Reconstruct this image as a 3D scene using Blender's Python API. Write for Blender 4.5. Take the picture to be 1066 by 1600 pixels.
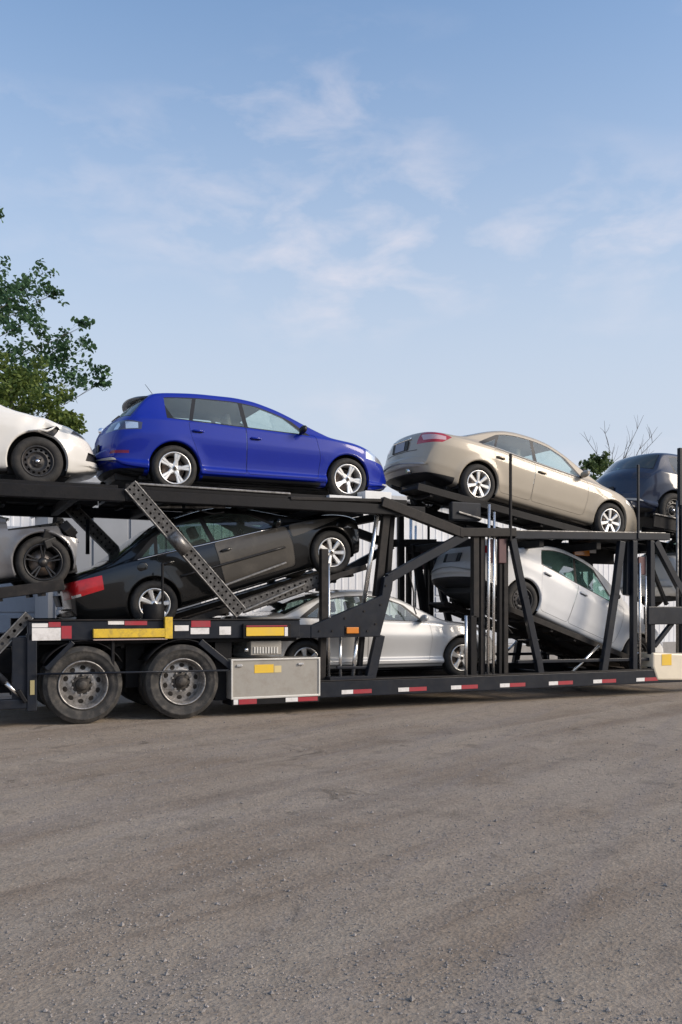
import bpy, bmesh, math, random
import numpy as np
from mathutils import Vector, Matrix, Euler
from mathutils.bvhtree import BVHTree
R = math.radians
random.seed(7)
for o in list(bpy.data.objects): bpy.data.objects.remove(o)
SC = bpy.context.scene
COL = SC.collection

# ------------------------------------------------------------------ camera, sky, sun, exposure
# axes: x runs along the trailer, y away from the camera (0 = near flank of the trailer), z up
F_PX, YAW, CAM_D, CAM_H, HORIZON = 1400.0, R(25), 11.8, 1.45, 955.0
cam = bpy.data.cameras.new('camera')
cam.sensor_fit = 'HORIZONTAL'; cam.sensor_width = 36; cam.lens = 36 * F_PX / 1066
cam.shift_y = (HORIZON - 800) / 1066; cam.clip_start = 0.05; cam.clip_end = 3000
camo = bpy.data.objects.new('camera', cam); COL.objects.link(camo)
camo.location = (0, -CAM_D, CAM_H); camo.rotation_euler = (R(90), 0, -YAW)
SC.camera = camo

SUN_EL, SUN_AZ = 25.0, -40.0           # azimuth measured from +x towards +y
world = bpy.data.worlds.new('World'); SC.world = world; world.use_nodes = True
wn = world.node_tree.nodes; wl = world.node_tree.links
wn.clear()
w_out = wn.new('ShaderNodeOutputWorld'); w_bg = wn.new('ShaderNodeBackground')
w_sky = wn.new('ShaderNodeTexSky'); w_sky.sky_type = 'NISHITA'; w_sky.sun_disc = False
w_sky.sun_elevation = R(SUN_EL); w_sky.sun_rotation = R(90 - SUN_AZ)
w_sky.air_density = 1.2; w_sky.dust_density = 2.0; w_sky.ozone_density = 3.0; w_sky.altitude = 100
w_co = wn.new('ShaderNodeTexCoord')
w_map = wn.new('ShaderNodeMapping'); w_map.inputs['Scale'].default_value = (1.0, 1.0, 2.3)
w_map.inputs['Rotation'].default_value = (0, 0, R(38))
w_map.inputs['Location'].default_value = (4.62, 1.78, 0.3)
wl.new(w_co.outputs['Generated'], w_map.inputs['Vector'])
w_n1 = wn.new('ShaderNodeTexNoise'); w_n1.inputs['Scale'].default_value = 11.0; w_n1.inputs['Detail'].default_value = 9; w_n1.inputs['Roughness'].default_value = 0.56
w_n1.inputs['Distortion'].default_value = 0.25
w_n2 = wn.new('ShaderNodeTexNoise'); w_n2.inputs['Scale'].default_value = 3.2; w_n2.inputs['Detail'].default_value = 2
wl.new(w_map.outputs['Vector'], w_n1.inputs['Vector']); wl.new(w_map.outputs['Vector'], w_n2.inputs['Vector'])
w_r1 = wn.new('ShaderNodeMapRange'); w_r1.inputs[1].default_value = 0.46; w_r1.inputs[2].default_value = 0.80
w_r2 = wn.new('ShaderNodeMapRange'); w_r2.inputs[1].default_value = 0.44; w_r2.inputs[2].default_value = 0.66
wl.new(w_n1.outputs['Fac'], w_r1.inputs[0]); wl.new(w_n2.outputs['Fac'], w_r2.inputs[0])
w_mul = wn.new('ShaderNodeMath'); w_mul.operation = 'MULTIPLY'
wl.new(w_r1.outputs[0], w_mul.inputs[0]); wl.new(w_r2.outputs[0], w_mul.inputs[1])
w_mu2 = wn.new('ShaderNodeMath'); w_mu2.operation = 'MULTIPLY'; w_mu2.inputs[1].default_value = 0.66
wl.new(w_mul.outputs[0], w_mu2.inputs[0])
w_hsv = wn.new('ShaderNodeHueSaturation'); w_hsv.inputs['Saturation'].default_value = 1.12; w_hsv.inputs['Value'].default_value = 1.08
wl.new(w_sky.outputs[0], w_hsv.inputs['Color'])
w_mix = wn.new('ShaderNodeMix'); w_mix.data_type = 'RGBA'
w_hz = wn.new('ShaderNodeMix'); w_hz.data_type = 'RGBA'; w_hz.inputs[7].default_value = (3.02, 3.36, 3.92, 1)       # pale haze, thicker towards the horizon all round
w_sx = wn.new('ShaderNodeSeparateXYZ'); wl.new(w_co.outputs['Generated'], w_sx.inputs[0])
w_hr = wn.new('ShaderNodeMapRange'); w_hr.interpolation_type = 'SMOOTHSTEP'; w_hr.inputs[1].default_value = 0.64; w_hr.inputs[2].default_value = 0.13; w_hr.inputs[3].default_value = 0.10; w_hr.inputs[4].default_value = 0.95
wl.new(w_sx.outputs['Z'], w_hr.inputs[0]); wl.new(w_hr.outputs[0], w_hz.inputs[0]); wl.new(w_hsv.outputs[0], w_hz.inputs[6])
wl.new(w_mu2.outputs[0], w_mix.inputs[0]); wl.new(w_hz.outputs[2], w_mix.inputs[6])
w_mix.inputs[7].default_value = (4.3, 4.05, 4.3, 1)
wl.new(w_mix.outputs[2], w_bg.inputs['Color']); w_bg.inputs['Strength'].default_value = 0.15
wl.new(w_bg.outputs[0], w_out.inputs['Surface'])

sun = bpy.data.lights.new('sun', 'SUN'); sun.energy = 2.4; sun.angle = R(26); sun.color = (1.0, 0.87, 0.72)
suno = bpy.data.objects.new('sun', sun); COL.objects.link(suno)
_d = Vector((math.cos(R(SUN_AZ)) * math.cos(R(SUN_EL)), math.sin(R(SUN_AZ)) * math.cos(R(SUN_EL)), math.sin(R(SUN_EL))))
suno.rotation_euler = _d.to_track_quat('Z', 'Y').to_euler(); suno.location = (10, -20, 15)
SC.view_settings.view_transform = 'Standard'; SC.view_settings.look = 'None'
SC.view_settings.exposure = 0.45; SC.view_settings.gamma = 1.0; SC.view_settings.use_curve_mapping = False
SC.render.engine = 'CYCLES'
SC.render.resolution_x = 682; SC.render.resolution_y = 1024

# ------------------------------------------------------------------ measuring helper: a photo point on an upright plane y = t
_c, _s = math.cos(YAW), math.sin(YAW)
def at(px, py, t=0.0):
    r = (px - 533) / F_PX; D = CAM_D + t
    s = D * (_s + r * _c) / (_c - r * _s)
    return (s, CAM_H + (HORIZON - py) * (s * _s + D * _c) / F_PX)

# ------------------------------------------------------------------ materials
MATS = {}
def nodes_of(m):
    m.use_nodes = True; nt = m.node_tree
    return nt, nt.nodes, nt.links, nt.nodes['Principled BSDF']
def mat(name, col, rough=0.5, metal=0.0, coat=0.0, spec=0.5, var=0.0, vscale=4.0, dirt=None, dirt_amt=0.0, bump=0.0, bscale=60.0, rvar=0.0, flake=False, emit=None):
    if name in MATS: return MATS[name]
    m = bpy.data.materials.new(name); nt, N, L, B = nodes_of(m)
    B.inputs['Base Color'].default_value = (*col, 1); B.inputs['Roughness'].default_value = rough
    B.inputs['Metallic'].default_value = metal; B.inputs['Coat Weight'].default_value = coat
    B.inputs['Coat Roughness'].default_value = 0.09; B.inputs['Specular IOR Level'].default_value = spec
    tc = N.new('ShaderNodeTexCoord')
    src = None
    if var or dirt:
        n = N.new('ShaderNodeTexNoise'); n.inputs['Scale'].default_value = vscale; n.inputs['Detail'].default_value = 8; n.inputs['Roughness'].default_value = 0.65
        L.new(tc.outputs['Object'], n.inputs['Vector'])
        if var:
            mx = N.new('ShaderNodeMix'); mx.data_type = 'RGBA'
            rg = N.new('ShaderNodeMapRange'); rg.inputs[1].default_value = 0.3; rg.inputs[2].default_value = 0.7
            L.new(n.outputs['Fac'], rg.inputs[0]); L.new(rg.outputs[0], mx.inputs[0])
            mx.inputs[6].default_value = (*[c * (1 - var) for c in col], 1); mx.inputs[7].default_value = (*[min(1, c * (1 + var)) for c in col], 1)
            src = mx.outputs[2]
        if dirt:
            n2 = N.new('ShaderNodeTexNoise'); n2.inputs['Scale'].default_value = vscale * 1.7; n2.inputs['Detail'].default_value = 9; n2.inputs['Roughness'].default_value = 0.7
            L.new(tc.outputs['Object'], n2.inputs['Vector'])
            r2 = N.new('ShaderNodeMapRange'); r2.inputs[1].default_value = 0.46; r2.inputs[2].default_value = 0.72; r2.inputs[4].default_value = dirt_amt
            L.new(n2.outputs['Fac'], r2.inputs[0])
            m2 = N.new('ShaderNodeMix'); m2.data_type = 'RGBA'; L.new(r2.outputs[0], m2.inputs[0])
            if src: L.new(src, m2.inputs[6])
            else: m2.inputs[6].default_value = (*col, 1)
            m2.inputs[7].default_value = (*dirt, 1); src = m2.outputs[2]
            rr = N.new('ShaderNodeMapRange'); rr.inputs[3].default_value = rough; rr.inputs[4].default_value = min(1, rough + 0.35)
            L.new(r2.outputs[0], rr.inputs[0]); L.new(rr.outputs[0], B.inputs['Roughness'])
            if coat:
                cr = N.new('ShaderNodeMapRange'); cr.inputs[3].default_value = 0.04; cr.inputs[4].default_value = 0.45
                L.new(r2.outputs[0], cr.inputs[0]); L.new(cr.outputs[0], B.inputs['Coat Roughness'])
        L.new(src, B.inputs['Base Color'])
    if flake:
        vo = N.new('ShaderNodeTexVoronoi'); vo.inputs['Scale'].default_value = 900
        L.new(tc.outputs['Object'], vo.inputs['Vector'])
        bp = N.new('ShaderNodeBump'); bp.inputs['Strength'].default_value = 0.02; bp.inputs['Distance'].default_value = 0.002
        L.new(vo.outputs['Distance'], bp.inputs['Height']); L.new(bp.outputs[0], B.inputs['Normal'])
    if bump:
        nb = N.new('ShaderNodeTexNoise'); nb.inputs['Scale'].default_value = bscale; nb.inputs['Detail'].default_value = 5
        L.new(tc.outputs['Object'], nb.inputs['Vector'])
        bp = N.new('ShaderNodeBump'); bp.inputs['Strength'].default_value = bump; bp.inputs['Distance'].default_value = 0.01
        L.new(nb.outputs['Fac'], bp.inputs['Height']); L.new(bp.outputs[0], B.inputs['Normal'])
    if emit:
        B.inputs['Emission Color'].default_value = (*emit[0], 1); B.inputs['Emission Strength'].default_value = emit[1]
    MATS[name] = m
    return m
def glass_mat(name, tint, refl=0.09, rough=0.02, dust=0.0, dcol=(0.45, 0.52, 0.49)):
    m = bpy.data.materials.new(name); m.use_nodes = True; nt = m.node_tree; N, L = nt.nodes, nt.links; N.clear()
    out = N.new('ShaderNodeOutputMaterial'); tr = N.new('ShaderNodeBsdfTransparent'); tr.inputs[0].default_value = (*tint, 1)
    gl = N.new('ShaderNodeBsdfGlossy'); gl.inputs['Roughness'].default_value = rough; gl.inputs[0].default_value = (0.95, 0.97, 1, 1)
    lw = N.new('ShaderNodeFresnel'); ge = N.new('ShaderNodeNewGeometry'); io = N.new('ShaderNodeMapRange')       # thin pane: the same reflection from both sides
    io.inputs[3].default_value = 1.5; io.inputs[4].default_value = 1 / 1.5; L.new(ge.outputs['Backfacing'], io.inputs[0]); L.new(io.outputs[0], lw.inputs[0])
    ad = N.new('ShaderNodeMath'); ad.operation = 'ADD'; ad.inputs[1].default_value = refl; ad.use_clamp = True
    L.new(lw.outputs[0], ad.inputs[0]); mx = N.new('ShaderNodeMixShader'); L.new(ad.outputs[0], mx.inputs[0])
    
    df = N.new('ShaderNodeBsdfDiffuse'); df.inputs[0].default_value = (*dcol, 1); dm = N.new('ShaderNodeMixShader'); dm.inputs[0].default_value = dust
    if dust:
        tc = N.new('ShaderNodeTexCoord'); nz = N.new('ShaderNodeTexNoise'); nz.inputs['Scale'].default_value = 2.2; nz.inputs['Detail'].default_value = 5; L.new(tc.outputs['Object'], nz.inputs['Vector'])
        mr = N.new('ShaderNodeMapRange'); mr.inputs[1].default_value = 0.3; mr.inputs[2].default_value = 0.7; mr.inputs[3].default_value = dust * 0.6; mr.inputs[4].default_value = dust * 1.4; L.new(nz.outputs['Fac'], mr.inputs[0]); L.new(mr.outputs[0], dm.inputs[0])
    L.new(tr.outputs[0], dm.inputs[1]); L.new(df.outputs[0], dm.inputs[2]); L.new(dm.outputs[0], mx.inputs[1]); L.new(gl.outputs[0], mx.inputs[2]); L.new(mx.outputs[0], out.inputs[0])
    MATS[name] = m
    return m
def paint(name, col, metal=0.0, rough=0.35, coat=1.0, dirt=None, amt=0.0):
    return mat(name, col, rough, metal, coat, spec=0.2, var=0.05, vscale=1.6, dirt=dirt, dirt_amt=amt)

M_GLASS = glass_mat('car_glass_green', (0.86, 0.95, 0.91), 0.05, dust=0.10, dcol=(0.5, 0.6, 0.56))
M_GLASS_DK = glass_mat('car_glass_dark', (0.34, 0.46, 0.42), 0.04, dust=0.06)
M_LENS = glass_mat('clear_lens', (0.85, 0.88, 0.9), 0.05)
M_TRIM = mat('black_trim', (0.012, 0.012, 0.013), 0.42, spec=0.4)
M_PLAST = mat('black_plastic', (0.018, 0.018, 0.019), 0.6, bump=0.1, bscale=120)
M_INT = mat('cabin_lining', (0.36, 0.355, 0.34), 0.85)
M_SEAT = mat('seat_cloth_grey', (0.13, 0.125, 0.12), 0.9, bump=0.2, bscale=200)
M_SEATB = mat('seat_cloth_beige', (0.34, 0.30, 0.24), 0.9, bump=0.2, bscale=200)
M_RUB = mat('tyre_rubber', (0.022, 0.021, 0.020), 0.82, var=0.25, vscale=7, dirt=(0.12, 0.105, 0.09), dirt_amt=0.30, bump=0.15, bscale=90)
M_RUBT = mat('truck_tyre_rubber', (0.028, 0.027, 0.026), 0.85, var=0.25, vscale=5, dirt=(0.17, 0.15, 0.13), dirt_amt=0.5, bump=0.2, bscale=70)
M_ALU = mat('wheel_alloy', (0.78, 0.77, 0.75), 0.30, 0.75, var=0.06, vscale=9, dirt=(0.20, 0.17, 0.14), dirt_amt=0.4)
M_ALUD = mat('wheel_alloy_black', (0.030, 0.030, 0.032), 0.35, 0.4)
M_STEELW = mat('wheel_steel_black', (0.028, 0.028, 0.03), 0.5, 0.2, dirt=(0.11, 0.09, 0.075), dirt_amt=0.5)
M_TRIM_W = mat('truck_wheel_alloy', (0.36, 0.345, 0.33), 0.40, 0.7, var=0.3, vscale=9, dirt=(0.07, 0.06, 0.052), dirt_amt=0.9)
M_HUB = mat('hub_cast_iron', (0.055, 0.05, 0.046), 0.6, 0.3, var=0.3, vscale=14, dirt=(0.13, 0.11, 0.09), dirt_amt=0.6)
M_DISC = mat('brake_disc_steel', (0.23, 0.20, 0.18), 0.45, 0.8, dirt=(0.14, 0.07, 0.04), dirt_amt=0.6)
M_CHROME = mat('chrome_trim', (0.8, 0.8, 0.82), 0.12, 1.0)
M_SATIN = mat('satin_chrome', (0.42, 0.42, 0.42), 0.55, 0.2)
M_RED = mat('red_lens', (0.36, 0.008, 0.012), 0.12, 0, 1.0)
M_REDB = mat('bright_red_lens', (0.40, 0.008, 0.012), 0.25, 0, 0.4, var=0.25, vscale=9)
M_REFL = mat('lamp_reflector', (0.75, 0.76, 0.78), 0.18, 0.8)
M_AMBER = mat('amber_lens', (0.62, 0.20, 0.015), 0.25, 0, 1.0)
M_FRAME = mat('trailer_paint_slate', (0.009, 0.012, 0.019), 0.45, 0.0, 0.1, var=0.25, vscale=3, dirt=(0.035, 0.033, 0.032), dirt_amt=0.4, bump=0.05, bscale=30, spec=0.22)
M_FRAMEB = mat('trailer_paint_worn', (0.018, 0.0165, 0.0165), 0.5, 0.1, var=0.3, vscale=5, dirt=(0.06, 0.051, 0.044), dirt_amt=0.55, bump=0.1, bscale=40, spec=0.22)
M_DECK = mat('deck_steel_dark', (0.006, 0.006, 0.0075), 0.55, 0.0, var=0.3, vscale=5, dirt=(0.026, 0.023, 0.021), dirt_amt=0.4, bump=0.15, bscale=50, spec=0.22)
M_GALV = mat('galvanised_steel', (0.22, 0.215, 0.21), 0.42, 0.75, var=0.35, vscale=9, dirt=(0.05, 0.044, 0.038), dirt_amt=0.85, bump=0.15, bscale=60)
M_ARM = mat('arm_steel_grimy', (0.085, 0.082, 0.08), 0.45, 0.5, var=0.5, vscale=12, dirt=(0.022, 0.02, 0.018), dirt_amt=0.9, bump=0.2, bscale=60)
M_ROD = mat('polished_rod', (0.78, 0.77, 0.75), 0.22, 0.9, var=0.08, vscale=10, dirt=(0.2, 0.17, 0.14), dirt_amt=0.3)
M_HOSE = mat('red_brown_paint', (0.09, 0.035, 0.04), 0.5, var=0.2, vscale=6)
M_BOX = mat('toolbox_aluminium', (0.33, 0.31, 0.275), 0.45, 0.15, var=0.07, vscale=3, dirt=(0.20, 0.17, 0.14), dirt_amt=0.55, bump=0.06, bscale=12)
M_BOXE = mat('toolbox_edge', (0.72, 0.70, 0.65), 0.35, 0.5, dirt=(0.3, 0.26, 0.21), dirt_amt=0.4)
M_TW = mat('reflective_white', (0.74, 0.72, 0.70), 0.4, 0.0, 0.4, dirt=(0.3, 0.27, 0.24), dirt_amt=0.6)
M_TR = mat('reflective_red', (0.34, 0.022, 0.035), 0.4, 0.0, 0.4, dirt=(0.16, 0.06, 0.06), dirt_amt=0.5)
M_YEL = mat('yellow_paint', (0.66, 0.44, 0.03), 0.45, 0, 0.2, var=0.1, vscale=8, dirt=(0.16, 0.12, 0.06), dirt_amt=0.6)
M_STICK = mat('yellow_sticker', (0.74, 0.47, 0.03), 0.5, dirt=(0.5, 0.36, 0.15), dirt_amt=0.3)
M_WHITE = mat('white_paint_plate', (0.78, 0.78, 0.77), 0.4, dirt=(0.4, 0.38, 0.34), dirt_amt=0.25)

# ------------------------------------------------------------------ mesh helpers
def link(o, parent=None):
    COL.objects.link(o)
    if parent: o.parent = parent
    return o
def tag(o, label=None, cat=None, group=None, kind=None):
    if label: o['label'] = label
    if cat: o['category'] = cat
    if group: o['group'] = group
    if kind: o['kind'] = kind
    return o
def empty(name, loc=(0, 0, 0), rot=(0, 0, 0)):
    o = bpy.data.objects.new(name, None); o.location = loc; o.rotation_euler = rot; o.empty_display_size = 0.3
    return link(o)
class MB:
    def __init__(s): s.v = []; s.f = []; s.sm = []
    def add(s, vs, fs, smooth=False):
        b = len(s.v); s.v += [tuple(p) for p in vs]; s.f += [tuple(i + b for i in q) for q in fs]; s.sm += [smooth] * len(fs); return s
    def box(s, c, d, rot=None):
        x, y, z = d[0] / 2, d[1] / 2, d[2] / 2
        vs = [Vector((i, j, k)) for i in (-x, x) for j in (-y, y) for k in (-z, z)]
        if rot is not None:
            m = Euler(rot).to_matrix(); vs = [m @ v for v in vs]
        c = Vector(c); vs = [v + c for v in vs]
        return s.add(vs, [(0, 1, 3, 2), (4, 6, 7, 5), (0, 4, 5, 1), (2, 3, 7, 6), (0, 2, 6, 4), (1, 5, 7, 3)])
    def bar(s, a, b, w, h, up=(0, 1, 0)):
        # rectangular bar from a to b; h along up, w across
        a, b = Vector(a), Vector(b); d = (b - a).normalized(); u = Vector(up); u = (u - d * u.dot(d)).normalized(); n = d.cross(u)
        vs = []
        for p in (a, b):
            for i, j in ((-1, -1), (1, -1), (1, 1), (-1, 1)): vs.append(p + n * (i * w / 2) + u * (j * h / 2))
        return s.add(vs, [(3, 2, 1, 0), (4, 5, 6, 7), (0, 1, 5, 4), (1, 2, 6, 5), (2, 3, 7, 6), (3, 0, 4, 7)])
    def tube(s, pts, r, seg=10, caps=True):
        pts = [Vector(p) for p in pts]; rs = r if isinstance(r, (list, tuple)) else [r] * len(pts); vs = []; fs = []; prev = None
        for i, p in enumerate(pts):
            d = (pts[min(i + 1, len(pts) - 1)] - pts[max(i - 1, 0)]).normalized()
            u = prev if prev is not None else (Vector((0, 0, 1)) if abs(d.z) < 0.9 else Vector((1, 0, 0)))
            u = (u - d * u.dot(d)).normalized(); prev = u; n = d.cross(u)
            for k in range(seg):
                a = 2 * math.pi * k / seg; vs.append(p + (u * math.cos(a) + n * math.sin(a)) * rs[i])
        for i in range(len(pts) - 1):
            for k in range(seg):
                k2 = (k + 1) % seg; fs.append((i * seg + k, i * seg + k2, (i + 1) * seg + k2, (i + 1) * seg + k))
        s.add(vs, fs, True)
        if caps:
            s.add(vs[:seg], [tuple(reversed(range(seg)))]); s.add(vs[-seg:], [tuple(range(seg))])
        return s
    def lathe(s, prof, seg=40, axis='y', c=(0, 0, 0), smooth=True):
        vs = []; fs = []; n = len(prof); c = Vector(c)
        for k in range(seg):
            a = 2 * math.pi * k / seg
            for r, y in prof: vs.append(c + Vector((r * math.cos(a), y, r * math.sin(a))))
        for k in range(seg):
            k2 = (k + 1) % seg
            for i in range(n - 1): fs.append((k * n + i, k * n + i + 1, k2 * n + i + 1, k2 * n + i))
        return s.add(vs, fs, smooth)
    def prism(s, poly, y0, y1):
        n = len(poly); vs = [(x, y0, z) for x, z in poly] + [(x, y1, z) for x, z in poly]
        return s.add(vs, [tuple(range(n)), tuple(reversed(range(n, 2 * n)))] + [(i, i + n, (i + 1) % n + n, (i + 1) % n) for i in range(n)])
    def holes(s, nu, nv, fmap, frac=0.62, sides=8):
        # nu x nv cells, each a square with an octagonal hole, laid out by fmap(u, v)
        for i in range(nu):
            for j in range(nv):
                vs = []
                for k in range(sides):
                    a = 2 * math.pi * (k + 0.5) / sides; cx, cy = math.cos(a), math.sin(a); q = max(abs(cx), abs(cy))
                    vs.append(fmap(i + 0.5 + 0.5 * cx / q, j + 0.5 + 0.5 * cy / q)); vs.append(fmap(i + 0.5 + 0.5 * frac * cx, j + 0.5 + 0.5 * frac * cy))
                # add the four corners through extra vertices
                cs = [fmap(i + 1, j + 1), fmap(i, j + 1), fmap(i, j), fmap(i + 1, j)]
                b = len(vs); vs += cs; fs = []
                for k in range(sides):
                    k2 = (k + 1) % sides; q = [2 * k, 2 * k2, 2 * k2 + 1, 2 * k + 1]
                    a0 = (k + 0.5) * 360 / sides; a1 = (k + 1.5) * 360 / sides
                    for ci, ca in enumerate((45, 135, 225, 315)):
                        if a0 < ca < a1: q = [2 * k, b + ci, 2 * k2, 2 * k2 + 1, 2 * k + 1]
                    fs.append(tuple(q))
                s.add(vs, fs)
        return s
    def build(s, name, m, parent=None, bevel=0.0, solid=0.0, recalc=True):
        me = bpy.data.meshes.new(name); me.from_pydata(s.v, [], s.f); me.materials.append(m)
        me.polygons.foreach_set('use_smooth', s.sm)
        if recalc:
            bm = bmesh.new(); bm.from_mesh(me); bmesh.ops.remove_doubles(bm, verts=bm.verts, dist=1e-5); bmesh.ops.recalc_face_normals(bm, faces=bm.faces); bm.to_mesh(me); bm.free()
        me.update()
        o = bpy.data.objects.new(name, me)
        if solid:
            md = o.modifiers.new('solid', 'SOLIDIFY'); md.thickness = solid; md.offset = 0
        if bevel:
            md = o.modifiers.new('bevel', 'BEVEL'); md.width = bevel; md.segments = 2; md.limit_method = 'ANGLE'; md.angle_limit = R(40); md.harden_normals = False
        return link(o, parent)
def share(o, parent, loc=None, rot=None, name=None):
    c = o.copy(); link(c, parent)
    if name: c.name = name
    if loc is not None: c.location = loc
    if rot is not None: c.rotation_euler = rot
    return c
def pchip(keys):
    xs = [k[0] for k in keys]; ys = [k[1] for k in keys]; n = len(xs)
    h = [xs[i + 1] - xs[i] for i in range(n - 1)]; d = [(ys[i + 1] - ys[i]) / h[i] for i in range(n - 1)]
    m = [d[0]] + [0 if d[i - 1] * d[i] <= 0 else 3 * (h[i - 1] + h[i]) / ((2 * h[i] + h[i - 1]) / d[i - 1] + (h[i] + 2 * h[i - 1]) / d[i]) for i in range(1, n - 1)] + [d[-1]]
    def f(x):
        if x <= xs[0]: return ys[0]
        if x >= xs[-1]: return ys[-1]
        i = 0
        while x > xs[i + 1]: i += 1
        t = (x - xs[i]) / h[i]
        return (ys[i] * (1 + 2 * t) * (1 - t) ** 2 + m[i] * h[i] * t * (1 - t) ** 2 + ys[i + 1] * t * t * (3 - 2 * t) + m[i + 1] * h[i] * t * t * (t - 1))
    return f
def sstep(a, b, x):
    t = max(0.0, min(1.0, (x - a) / (b - a))); return t * t * (3 - 2 * t)
def chaikin(p, it=2):
    for _ in range(it):
        q = [p[0]]
        for a, b in zip(p[:-1], p[1:]):
            q.append((0.75 * a[0] + 0.25 * b[0], 0.75 * a[1] + 0.25 * b[1])); q.append((0.25 * a[0] + 0.75 * b[0], 0.25 * a[1] + 0.75 * b[1]))
        q.append(p[-1]); p = q
    return p

# ------------------------------------------------------------------ wheels
def tyre_profile(Rt, rr, w):
    return [(rr - 0.004, -w / 2 + 0.03), (rr + 0.01, -w / 2 + 0.008), (rr + (Rt - rr) * 0.35, -w / 2 - 0.004), (rr + (Rt - rr) * 0.65, -w / 2 - 0.002), (Rt - 0.022, -w / 2 + 0.012), (Rt - 0.006, -w / 2 + 0.03), (Rt, -w / 2 + 0.05),
            (Rt, -0.022), (Rt - 0.009, -0.020), (Rt - 0.009, -0.012), (Rt, -0.010), (Rt, 0.010), (Rt - 0.009, 0.012), (Rt - 0.009, 0.020), (Rt, 0.022), (Rt, w / 2 - 0.05), (Rt - 0.02, w / 2 - 0.012), (rr + (Rt - rr) * 0.5, w / 2), (rr, w / 2 - 0.02)]
def make_wheel(car, x, y, side, Rt, rr, kind, w=0.205, m=None, flat=False):
    """rim mesh with tyre, hub and disc as its children; side -1 faces the camera"""
    m = m or M_ALU
    b = MB()
    yo = -w / 2 + 0.012                                   # outer face plane (wheel built facing -y)
    b.lathe([(rr, yo), (rr - 0.006, yo - 0.006), (rr - 0.016, yo - 0.004), (rr - 0.024, yo + 0.012), (rr - 0.035, yo + 0.05), (rr - 0.04, w / 2 - 0.03)], 48)
    def spoke(a0, half0, half1, r0, r1, dy0, dy1, th=0.026, bow=0.0):
        pts = []
        nn = 5
        for i in range(nn):
            t = i / (nn - 1); r = r0 + (r1 - r0) * t; hw = half0 + (half1 - half0) * t; y0 = yo + dy0 + (dy1 - dy0) * t - bow * math.sin(math.pi * t)
            pts.append((r, hw, y0))
        vs = []; fs = []
        ca, sa = math.cos(a0), math.sin(a0)
        for r, hw, y0 in pts:
            for q, yy in ((-hw, y0 + 0.008), (-hw * 0.6, y0), (hw * 0.6, y0), (hw, y0 + 0.008), (hw, y0 + th), (-hw, y0 + th)):
                vs.append((r * ca - q * sa, yy, r * sa + q * ca))
        for i in range(nn - 1):
            for k in range(6): fs.append((i * 6 + k, i * 6 + (k + 1) % 6, (i + 1) * 6 + (k + 1) % 6, (i + 1) * 6 + k))
        fs.append((0, 1, 2, 3, 4, 5)); b.add(vs, fs)
    if kind == 'five':
        for k in range(5):
            a = math.pi / 2 + 2 * math.pi * k / 5
            spoke(a, 0.042, 0.024, 0.03, rr * 0.52, 0.016, 0.010)
            for q in (-1, 1): spoke(a + q * 0.115, 0.017, 0.026, rr * 0.45, rr - 0.014, 0.012, 0.004)
            spoke(a, 0.012, 0.012, rr * 0.45, rr - 0.02, 0.022, 0.02)
    elif kind == 'seven':
        for k in range(7): spoke(math.pi / 2 + 2 * math.pi * k / 7, 0.022, 0.036, 0.03, rr - 0.014, 0.018, 0.004)
    elif kind == 'six':
        for k in range(6): spoke(math.pi / 2 + 2 * math.pi * k / 6, 0.03, 0.045, 0.03, rr - 0.014, 0.02, 0.004)
    elif kind == 'ten':
        for k in range(5):
            for q in (-0.13, 0.13): spoke(2 * math.pi * k / 5 + q + 0.3, 0.012, 0.014, 0.03, rr - 0.014, 0.03, 0.01)
    if kind == 'steel':
        n = 14
        b.lathe([(0.0, yo + 0.035), (0.065, yo + 0.03), (0.075, yo + 0.045), (0.10, yo + 0.05), (rr * 0.62, yo + 0.018)], 48)
        r0, r1 = rr * 0.62, rr * 0.86
        b.holes(n, 1, lambda u, v: ((r0 + (r1 - r0) * v) * math.cos(2 * math.pi * u / n), yo + 0.018 + 0.012 * v, (r0 + (r1 - r0) * v) * math.sin(2 * math.pi * u / n)), 0.6)
        b.lathe([(r1, yo + 0.03), (rr - 0.02, yo + 0.045)], 48)
        for k in range(5):
            a = 2 * math.pi * k / 5 + 0.3; b.tube([(0.055 * math.cos(a), yo + 0.04, 0.055 * math.sin(a)), (0.055 * math.cos(a), yo + 0.008, 0.055 * math.sin(a))], 0.010, 6)
    else:
        b.lathe([(0.0, yo + 0.008), (0.03, yo + 0.009), (0.036, yo + 0.014), (0.062, yo + 0.02), (0.066, yo + 0.05)], 24)
    o = b.build('wheel', m, car)
    o.location = (x, y, Rt); o.rotation_euler = (0, random.uniform(0, 6), 0 if side < 0 else math.pi)
    t = MB().lathe(tyre_profile(Rt, rr, w), 56).build('tyre', M_RUB, o)
    MB().lathe([(0.04, 0.03), (rr * 0.70, 0.03), (rr * 0.70, 0.05), (0.04, 0.05)], 32).build('brake_disc', M_DISC, o)
    h = MB().lathe([(0.0, yo + 0.002), (0.022, yo + 0.003), (0.027, yo + 0.008), (0.027, yo + 0.03)], 20)
    if kind == 'steel': h = MB().lathe([(0.0, yo - 0.004), (0.02, yo), (0.03, yo + 0.012), (0.03, yo + 0.04)], 20)
    h.build('hub_cap', M_CHROME if kind == 'steel' else M_HUB, o)
    return o

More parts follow.
